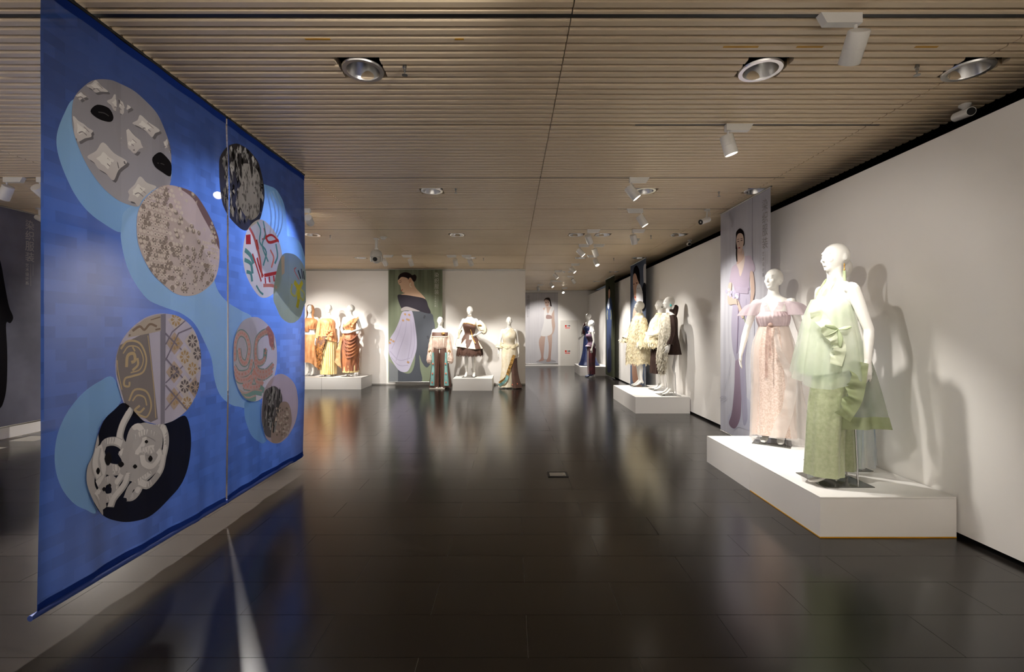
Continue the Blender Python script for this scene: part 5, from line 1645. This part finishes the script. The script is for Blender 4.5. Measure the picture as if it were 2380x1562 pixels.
    loops = [[(445, 700), (415, 650), (425, 590), (455, 530), (450, 520)], [(330, 700), (350, 665), (400, 660), (440, 690), (445, 740), (420, 775), (370, 775), (335, 745), (328, 700)], [(300, 800), (330, 760), (380, 790), (440, 780), (470, 740), (520, 660), (500, 600), (470, 610), (455, 680), (470, 730)], [(320, 680), (345, 780), (330, 830), (310, 850)], [(330, 880), (350, 840), (380, 830), (400, 860), (390, 900), (350, 910), (330, 880)], [(345, 960), (335, 910), (310, 880)], [(380, 950), (395, 910), (440, 850), (455, 800)], [(450, 910), (470, 860), (510, 830), (560, 790), (600, 740), (615, 660), (600, 600), (565, 570)], [(455, 905), (480, 900), (500, 860), (470, 850)], [(520, 700), (560, 690), (590, 720), (560, 770), (520, 760), (510, 720)], [(480, 640), (530, 620), (580, 650), (560, 700), (500, 700)], [(420, 700), (440, 740), (430, 800), (400, 850)], [(310, 690), (300, 760), (320, 820)], [(500, 840), (540, 850), (590, 790), (605, 720)]]
    for k, q in enumerate(loops):
        T(B(q), 0.046, WS, up=(k % 3 == 0))
        T(B([(x - 2, y - 3) for x, y in q]), 0.032, WH, up=(k % 3 == 0))
    for k, (x, y, w, h) in enumerate([(362, 735, 18, 32), (420, 760, 14, 14), (345, 870, 9, 10), (372, 855, 8, 10), (545, 735, 10, 14), (480, 770, 9, 10), (312, 790, 10, 16), (525, 660, 8, 8)]):
        S(B([(x - w, y), (x, y - h), (x + w, y), (x, y + h)]), (40, 38, 40), up=(k == 0), step=3)
    # disc 8: pink and mint modelled ornament
    c8 = B([(903, 240), (915, 180), (945, 130), (985, 110), (1025, 112), (1065, 140), (1095, 190), (1105, 260), (1103, 330), (1085, 400), (1050, 460), (1005, 482), (960, 470), (925, 420), (905, 350)])
    on((c8, (204, 198, 208), {'col2': (220, 214, 218)}))
    MINT, PK, PK2 = (150, 176, 176), (224, 192, 196), (206, 152, 166)
    arms = [[(908, 300), (912, 220), (935, 180), (965, 195), (978, 250), (965, 310), (940, 300), (930, 250)], [(1090, 250), (1075, 180), (1045, 180), (1015, 210), (1008, 270), (1020, 310), (1050, 300), (1058, 250)], [(905, 330), (930, 360), (975, 350), (990, 300)], [(908, 360), (930, 385), (965, 385), (985, 370)], [(1090, 320), (1060, 350), (1020, 345), (1005, 300)], [(1085, 350), (1050, 375), (1015, 365), (1000, 340)], [(950, 410), (985, 400), (1000, 350), (1015, 395), (1045, 400)], [(955, 415), (1000, 420), (1040, 410)]]
    for k, q in enumerate(arms):
        T(B(q), 0.062, MINT, up=(k == 0))
    for k, q in enumerate(arms):
        T(B(q), 0.044, PK, up=(k == 0))
    S(B([(1060, 160), (1075, 148), (1092, 185), (1090, 240), (1075, 235), (1070, 200)]), PK2)
    p.layer += 1
    for q in arms:
        for (x, y) in open_curve(q, 3):
            S(B([(x - 4, y), (x, y - 6), (x + 4, y), (x, y + 6)]), (228, 172, 168), up=False, step=2)
    for k, q in enumerate([[(925, 440), (960, 455), (1000, 440), (1040, 445)], [(940, 455), (970, 475), (1010, 465)], [(1030, 420), (1050, 435)]]):
        T(B(q), 0.05, (146, 182, 178), up=(k == 0))
        T(B([(x, y - 10) for x, y in q]), 0.014, (216, 190, 190), up=(k == 0))
    # disc 9: two mineral lumps on pale mauve
    c9 = B([(1040, 500), (1045, 450), (1070, 395), (1105, 363), (1140, 365), (1175, 400), (1190, 460), (1190, 530), (1175, 600), (1145, 650), (1105, 668), (1070, 650), (1050, 600), (1040, 560)])
    on((c9, (200, 184, 192), {'col2': (188, 172, 176)}))
    S(B([(1042, 500), (1052, 440), (1075, 420), (1100, 416), (1125, 450), (1128, 490), (1110, 540), (1092, 600), (1085, 640), (1062, 630), (1045, 580)]), (112, 108, 112))
    S(B([(1088, 580), (1105, 540), (1120, 490), (1150, 485), (1165, 520), (1170, 580), (1150, 635), (1110, 665), (1085, 655)]), (174, 156, 148))
    p.layer += 1
    for k in range(60):
        y = rnd.uniform(430, 600)
        x = rnd.uniform(1052, 1114) - (y - 500) * 0.12
        g = rnd.choice((70, 84, 150, 170, 60))
        S(B([(x - 4, y + 20), (x, y - 24), (x + 4, y - 10), (x + 1, y + 24)]), (g, g, g + 2), smooth=False, up=False)
    for k in range(70):
        y = rnd.uniform(510, 640)
        x = rnd.uniform(1100, 1158)
        g = rnd.choice((196, 150, 210, 136))
        S(B([(x - 4, y), (x, y - 7), (x + 5, y), (x, y + 6)]), (g, g - 12, g - 20), smooth=False, up=False)


for (u0, u1, lab) in ((2.06, 3.392, 'near panel of the tall blue gauze banner, printed with cushions, tiles and white loops'), (3.412, 4.68, 'far panel of the tall blue gauze banner, printed with marbling and a pink ornament')):
    t = thing('hanging_banner', lab, 'banner', (BX, (u0 + u1) / 2, 0), 0, 'panels of the blue gauze banner')
    cloth_sheet(bw, u0, u1, BLUE_Z0, BLUE_Z1, wave_blue, BLUE_CLOTH, t, nu=110, nz=60)
    p = Print(bw, u0 + 0.001, u1 - 0.001, BLUE_Z0, BLUE_Z1, wave_blue)
    blue_print(p)
    p.build(t, GAUZEPRINT)
    cloth_sheet(bw, u0, u1, BLUE_Z0 - 0.001, BLUE_Z0 + 0.055, lambda u, z: wave_blue(u, BLUE_Z0) + 0.003, HEM, t, 'bottom_hem', 60, 2)
    cloth_sheet(bw, u0, u1, BLUE_Z1 - 0.05, BLUE_Z1 + 0.001, lambda u, z: wave_blue(u, z) + 0.003, HEM, t, 'top_hem', 60, 2)
    rod('bottom_rod', lambda u, z, o: bw(u, z, o + wave_blue(u, BLUE_Z0) - 0.006), u0 - 0.03 if u0 < 3 else u0, u1 + (0.0 if u0 < 3 else 0.006), BLUE_Z0 + 0.012, 0.013, mat('blue_sleeved_rod', (34, 58, 126), 0.6), t)
    rod('top_rod', bw, u0, u1, BLUE_Z1 + 0.008, 0.01, BLACKM, t)


def hang_banner(label, world, u0, u1, z0, z1, material, prt, wavef=None):
    m = Vector(world((u0 + u1) / 2, 0, 0))
    t = thing('hanging_banner', label, 'banner', m, 0, 'printed fashion banners')
    wv = wavef or (lambda u, z: 0.003 * sin(u * 9) + 0.002 * sin(u * 23 + z))
    cloth_sheet(world, u0, u1, z0, z1, wv, material, t, nu=40, nz=24)
    p = Print(world, u0, u1, z0, z1, wv)
    prt(p)
    p.build(t, PRINT)
    rod('top_rod', world, u0 - 0.01, u1 + 0.01, z1, 0.01, STEEL, t)
    rod('bottom_rod', world, u0, u1, z0 + 0.005, 0.011, STEEL, t)
    return t


# ---- lilac banner by the right wall
w1, px1 = side_plane(2.9, -1)
Q = lambda pts: [px1(1650 + x / 2.65, 430 + y / 2.647) for x, y in pts]


def lilac(p):
    S, T = p.shape, p.stroke
    T(Q([(262, 80), (262, 400), (272, 700), (275, 1000)]), 0.012, (150, 148, 162))
    T(Q([(120, 170), (140, 230), (135, 260)]), 0.06, (186, 184, 194))
    S(Q([(110, 1440), (140, 1380), (170, 1300), (240, 1320), (255, 1440), (250, 1510), (180, 1490), (140, 1510)]), (196, 198, 214))
    S(Q([(158, 1080), (185, 1062), (195, 1200), (196, 1350), (188, 1440), (165, 1490), (140, 1497), (118, 1465), (135, 1400), (150, 1250)]), (180, 164, 184), col2=(138, 118, 136))
    S(Q([(150, 640), (240, 650), (246, 760), (240, 880), (224, 1000), (218, 1100), (226, 1300), (232, 1440), (208, 1472), (196, 1300), (184, 1085), (160, 1078), (140, 1000), (133, 880), (140, 760)]), (206, 198, 218), col2=(172, 172, 194))
    for q in ([(205, 1090), (205, 1250), (212, 1450)], [(190, 660), (185, 850), (165, 1040)], [(225, 700), (222, 900), (205, 1080)]):
        T(Q(q), 0.014, (186, 178, 204))
    S(Q([(140, 505), (165, 482), (205, 442), (245, 434), (262, 455), (279, 510), (266, 542), (250, 546), (242, 600), (240, 652), (165, 657), (140, 602), (121, 600), (130, 540)]), (208, 192, 206), col2=(192, 178, 200))
    S(Q([(168, 482), (203, 446), (218, 440), (212, 500), (192, 562), (180, 520)]), (232, 214, 204))
    S(Q([(172, 395), (208, 395), (212, 445), (192, 474), (168, 482)]), (218, 188, 172))
    S(Q([(163, 330), (165, 290), (188, 267), (211, 285), (217, 330), (214, 372), (190, 380), (172, 390), (172, 468), (165, 463), (161, 400)]), HAIR)
    S(Q([(166, 330), (174, 304), (192, 296), (208, 308), (213, 348), (205, 390), (190, 412), (175, 396), (167, 362)]), (230, 204, 188))
    for q, w, c in (([(172, 350), (183, 346)], 0.01, (70, 50, 48)), ([(195, 343), (206, 340)], 0.01, (70, 50, 48)), ([(170, 338), (184, 332)], 0.006, (70, 50, 48)), ([(194, 330), (207, 329)], 0.006, (70, 50, 48)), ([(179, 388), (192, 386)], 0.014, (176, 84, 84)), ([(189, 345), (186, 370)], 0.006, (196, 156, 138)), ([(163, 395), (162, 430)], 0.012, (206, 200, 214)), ([(209, 400), (208, 425)], 0.01, (206, 200, 214))):
        T(Q(q), w, c, smooth=False)
    T(Q([(165, 640), (200, 648), (238, 650)]), 0.075, (198, 186, 206))
    T(Q([(186, 650), (180, 740), (170, 1030)]), 0.02, (190, 176, 200))
    S(Q([(250, 546), (270, 540), (279, 650), (264, 740), (252, 830), (243, 892), (233, 882), (240, 800), (256, 680)]), (222, 196, 182))
    S(Q([(118, 612), (138, 604), (134, 670), (150, 696), (178, 706), (200, 760), (216, 800), (206, 822), (190, 790), (170, 736), (122, 736), (112, 700)]), (230, 204, 190))
    T(Q([(172, 700), (178, 740)]), 0.014, (70, 60, 66), smooth=False)
    for k, (x, y) in enumerate([(105, 655), (120, 645), (135, 660), (118, 670), (150, 670), (165, 680), (150, 690), (175, 690), (130, 680)]):
        S(Q([(x - 9, y), (x, y - 12), (x + 9, y), (x, y + 12)]), (226, 224, 238) if k % 2 else (204, 200, 222), step=3, up=(k < 2))
    T(Q([(208, 800), (222, 840), (232, 870)]), 0.012, (190, 204, 160))
    for q in ([(50, 1330), (80, 1300), (105, 1310), (70, 1330)], [(130, 1040), (120, 1150), (95, 1260)]):
        T(Q(q), 0.006, (170, 170, 184))


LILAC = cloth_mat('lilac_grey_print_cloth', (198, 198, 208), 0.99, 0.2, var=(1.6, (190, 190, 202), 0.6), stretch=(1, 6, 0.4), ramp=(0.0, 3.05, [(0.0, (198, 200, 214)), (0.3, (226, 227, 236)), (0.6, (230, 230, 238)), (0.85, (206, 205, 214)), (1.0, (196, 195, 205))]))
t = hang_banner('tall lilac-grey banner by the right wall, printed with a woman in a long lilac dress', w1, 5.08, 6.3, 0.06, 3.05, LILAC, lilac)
lettering(t, w1, False, 5.19, 2.945, 0.14, (150, 146, 150), -1)

# ---- portrait banner
w2, px2 = side_plane(2.95, -1)
R4 = lambda pts, px: [px(1200 + x / 3.718, 560 + y / 3.718) for x, y in pts]


def portrait(p):
    S, T = p.shape, p.stroke
    q = lambda pts: R4(pts, px2)
    S(q([(1100, 220), (1120, 200), (1133, 260), (1133, 380), (1110, 400), (1098, 300)]), (206, 206, 210))
    S(q([(1010, 300), (1015, 240), (1040, 212), (1062, 250), (1068, 340), (1060, 420), (1035, 400), (1020, 330)]), (30, 26, 28))
    S(q([(1008, 310), (1028, 280), (1050, 330), (1066, 400), (1060, 480), (1040, 520), (1022, 500), (1010, 420)]), (222, 186, 166), col2=(206, 164, 142))
    S(q([(1085, 420), (1110, 360), (1132, 420), (1133, 520), (1110, 600), (1085, 590)]), (34, 34, 40))
    S(q([(1040, 400), (1060, 370), (1080, 400), (1095, 480), (1090, 560), (1060, 560), (1040, 520), (1038, 460)]), (226, 226, 230))
    for a, b in (((1012, 375), (1022, 372)), ((1038, 365), (1050, 362))):
        T(q([a, b]), 0.022, (50, 36, 34), smooth=False)
    T(q([(1024, 485), (1034, 488)]), 0.035, (190, 70, 66), smooth=False)
    T(q([(1050, 410), (1052, 412)]), 0.03, (40, 40, 44), smooth=False)
    T(q([(1062, 408), (1064, 410)]), 0.03, (40, 40, 44), smooth=False)
    S(q([(1010, 600), (1060, 560), (1090, 620), (1092, 900), (1080, 1200), (1005, 1200), (1004, 800)]), (180, 166, 150), col2=(160, 120, 100))


t = hang_banner('blue-grey banner by the right wall, printed with a large face and white glove', w2, 9.95, 11.25, 0.06, 3.03, cloth_mat('slate_print_cloth', (96, 106, 126), 0.99, 0.2, var=(2, (86, 94, 112), 0.6)), portrait)

# ---- dark green banner
w3, px3 = side_plane(2.98, -1)


def darkgreen(p):
    S, T = p.shape, p.stroke
    q = lambda pts: R4(pts, px3)
    S(q([(785, 540), (795, 500), (815, 490), (828, 540), (832, 620), (824, 720), (818, 900), (822, 1100), (800, 1140), (785, 1100), (780, 900), (782, 720), (776, 620)]), (62, 76, 108), col2=(48, 48, 62))
    S(q([(796, 500), (803, 495), (804, 560), (796, 590), (788, 560)]), (204, 210, 224))
    S(q([(796, 430), (803, 412), (810, 440), (806, 490), (797, 490)]), (206, 160, 138))
    S(q([(796, 430), (800, 392), (808, 400), (812, 440), (804, 415)]), (24, 20, 22))
    for a in ([(790, 600), (786, 640), (789, 680)], [(818, 595), (822, 640), (818, 680)]):
        T(q(a), 0.09, (126, 128, 104))


t = hang_banner('dark green banner near the far plinth, printed with a figure in a long navy gown', w3, 13.1, 14.37, 0.04, 3.03, cloth_mat('dark_green_print_cloth', (62, 64, 52), 0.99, 0.2, var=(2, (74, 78, 62), 0.7), stretch=(1, 1, 0.4)), darkgreen)

# ---- white banner on the far wall
w4, px4 = front_plane(18.485)


def whiteb(p):
    S, T = p.shape, p.stroke
    q = lambda pts: R4(pts, px4)
    SK = (206, 182, 170)
    S(q([(170, 1045), (230, 1020), (320, 1030), (340, 1048), (250, 1056)]), (180, 178, 184))
    S(q([(232, 590), (255, 575), (300, 570), (325, 590), (330, 680), (335, 740), (318, 800), (280, 830), (300, 720), (300, 650)]), SK)
    S(q([(215, 820), (250, 800), (245, 880), (235, 1000), (240, 1030), (195, 1040), (215, 1000), (195, 880)]), SK, col2=(184, 150, 140))
    S(q([(270, 810), (305, 800), (308, 880), (298, 1000), (295, 1040), (258, 1040), (275, 1000), (280, 900)]), SK, col2=(184, 150, 140))
    S(q([(240, 610), (258, 575), (270, 640), (300, 570), (326, 585), (305, 640), (305, 700), (310, 790), (265, 822), (212, 815), (230, 740), (240, 690)]), (232, 230, 230))
    S(q([(262, 640), (300, 645), (308, 670), (260, 672)]), (176, 150, 146))
    S(q([(240, 520), (252, 495), (285, 492), (300, 530), (305, 565), (292, 560), (285, 520)]), (78, 66, 64))
    S(q([(243, 515), (262, 505), (284, 520), (286, 550), (270, 575), (252, 560)]), (214, 186, 172))
    for a, b in (((252, 535), (262, 534)), ((272, 532), (280, 530))):
        T(q([a, b]), 0.03, (80, 64, 60), smooth=False)
    T(q([(262, 556), (274, 555)]), 0.025, (170, 110, 104), smooth=False)


t = hang_banner('white banner on the far wall, printed with a woman in a short white dress', w4, 0.45, 1.9, 0.08, 2.96, cloth_mat('white_print_cloth', (214, 212, 216), 0.99, 0.2, var=(2, (204, 202, 208), 0.7), stretch=(6, 1, 0.4)), whiteb)
lettering(t, w4, False, 0.7, 2.86, 0.14, (160, 158, 162), 1)

# ---- green banner on the back wall
w5, px5 = front_plane(11.86)
G = lambda pts: [px5(700 + x / 4.222, 560 + y / 4.222) for x, y in pts]


def greenb(p):
    S, T = p.shape, p.stroke
    S(G([(1000, 705), (1090, 690), (1270, 708), (1300, 780), (1312, 850), (1300, 1000), (1290, 1150), (1255, 1225), (1225, 1240), (1185, 1190), (1160, 1120), (1168, 1250), (1172, 1392), (948, 1392), (950, 1240), (1000, 1290), (1080, 1290), (1120, 1150), (1100, 900)]), (98, 102, 110), col2=(92, 96, 104))
    S(G([(862, 1180), (900, 1210), (950, 1250), (950, 1392), (862, 1392)]), (138, 142, 146), smooth=False)
    S(G([(992, 700), (1050, 690), (1092, 700), (1128, 900), (1132, 1060), (1085, 1200), (1045, 1278), (980, 1282), (930, 1235), (870, 1130), (857, 1050), (872, 960), (920, 880), (960, 790)]), (190, 184, 206), col2=(206, 202, 224))
    for q in ([(1040, 720), (1020, 900), (960, 1080), (930, 1180)], [(1070, 720), (1080, 950), (1040, 1200)], [(1000, 760), (950, 920), (890, 1060)], [(1100, 800), (1112, 1000), (1080, 1150)], [(880, 1140), (960, 1220), (1050, 1220)], [(870, 1080), (960, 1170), (1070, 1150)]):
        T(G(q), 0.02, (184, 178, 202))
    S(G([(950, 384), (985, 350), (1040, 365), (1056, 382), (1085, 370), (1104, 400), (1113, 440), (1140, 480), (1180, 520), (1216, 572), (1100, 548), (980, 530), (1020, 512), (1000, 506), (982, 482), (972, 440), (955, 420)]), (206, 170, 142), col2=(214, 180, 154))
    S(G([(953, 352), (975, 322), (1020, 308), (1065, 318), (1090, 336), (1115, 330), (1132, 350), (1126, 385), (1108, 402), (1092, 386), (1078, 362), (1062, 360), (1050, 380), (1040, 364), (985, 354), (953, 384)]), (44, 36, 36))
    S(G([(1056, 372), (1078, 362), (1082, 395), (1070, 420), (1058, 404)]), (196, 154, 126))
    T(G([(1072, 410), (1068, 440), (1085, 455)]), 0.02, (224, 214, 190))
    T(G([(962, 412), (985, 400)]), 0.012, (70, 52, 46), smooth=False)
    T(G([(962, 395), (985, 382)]), 0.009, (70, 52, 46), smooth=False)
    T(G([(980, 488), (998, 478)]), 0.022, (176, 96, 84), smooth=False)
    S(G([(945, 540), (1000, 529), (1100, 542), (1215, 570), (1246, 640), (1268, 712), (1150, 686), (1040, 650), (986, 662)]), (66, 62, 70))
    S(G([(984, 664), (1040, 645), (1150, 682), (1152, 692), (1040, 682), (986, 688)]), (178, 170, 170))
    for k, (x, y) in enumerate([(1020, 720), (1060, 725), (1040, 770), (1000, 780), (1055, 775), (880, 970), (870, 1000), (905, 985), (1050, 1190)]):
        S(G([(x - 12, y), (x - 3, y - 11), (x + 12, y - 3), (x + 5, y + 12)]), (196, 160, 124), step=3, up=(k == 0))
    for q in ([(1240, 930), (1250, 960)], [(1235, 1060), (1260, 1040)], [(1215, 730), (1205, 760)]):
        T(G(q), 0.05, (84, 86, 92))


t = hang_banner('green-grey banner on the back wall, printed with a woman seen from behind in lilac sleeves', w5, -3.2, -1.79, 0.09, 3.03, cloth_mat('green_print_cloth', (112, 118, 100), 0.99, 0.2, var=(2, (140, 148, 126), 0.6), stretch=(6, 1, 0.3), ramp=(0.0, 3.05, [(0.0, (150, 162, 138)), (0.4, (140, 150, 128)), (0.8, (118, 124, 104)), (1.0, (88, 92, 74))])), greenb)
lettering(t, w5, False, -1.94, 2.95, 0.142, (186, 186, 176), 1)

# ---- dark banner on the left wall
w6, px6 = side_plane(-6.5, 1)


def darkb(p):
    S, T = p.shape, p.stroke
    E = lambda pts: [px6(x / 2.17, 380 + y / 2.17) for x, y in pts]
    S(E([(-60, 470), (-10, 480), (5, 510), (25, 620), (45, 720), (66, 775), (52, 805), (30, 810), (36, 950), (34, 1100), (20, 1190), (-10, 1240), (-90, 1240), (-90, 600)]), (30, 29, 31), col2=(24, 22, 24))


t = hang_banner('dark grey banner at the left edge, printed with a figure in black', w6, 5.05, 6.33, 0.2, 3.03, cloth_mat('dark_grey_print_cloth', (92, 92, 102), 0.99, 0.2, var=(1.2, (128, 128, 142), 0.7)), darkb)
lettering(t, w6, False, 6.14, 2.93, 0.138, (158, 154, 150), 1)

t = thing('bullet_camera', 'white bullet security camera in front of the dark grey banner at left', 'camera', (-6.25, 6.03, CEIL))
lathe_obj('mount', [(0, 0.04), (-0.012, 0.04), (-0.016, 0.03)], (0, 0, 0), (0, 0, 1), GREYW, t)
bm = bmesh.new()
tube(bm, [(0, 0, -0.01), (0.0, 0, -0.09), (0.01, 0, -0.12)], [0.013] * 3, 10)
bm_obj('arm', bm, GREYW, t, True)
ax = Vector((0.85, -0.3, -0.35)).normalized()
b0 = Vector((-0.03, 0.0, -0.115))
bd = lathe_obj('housing', [(0, 0.03), (0.006, 0.036), (0.17, 0.036), (0.175, 0.034)], b0, ax, LAMPW, t)
lathe_obj('lens', [(0.0, 0.033), (0.012, 0.034), (0.012, 0.012)], b0 + ax * 0.168, ax, BLACKM, bd)
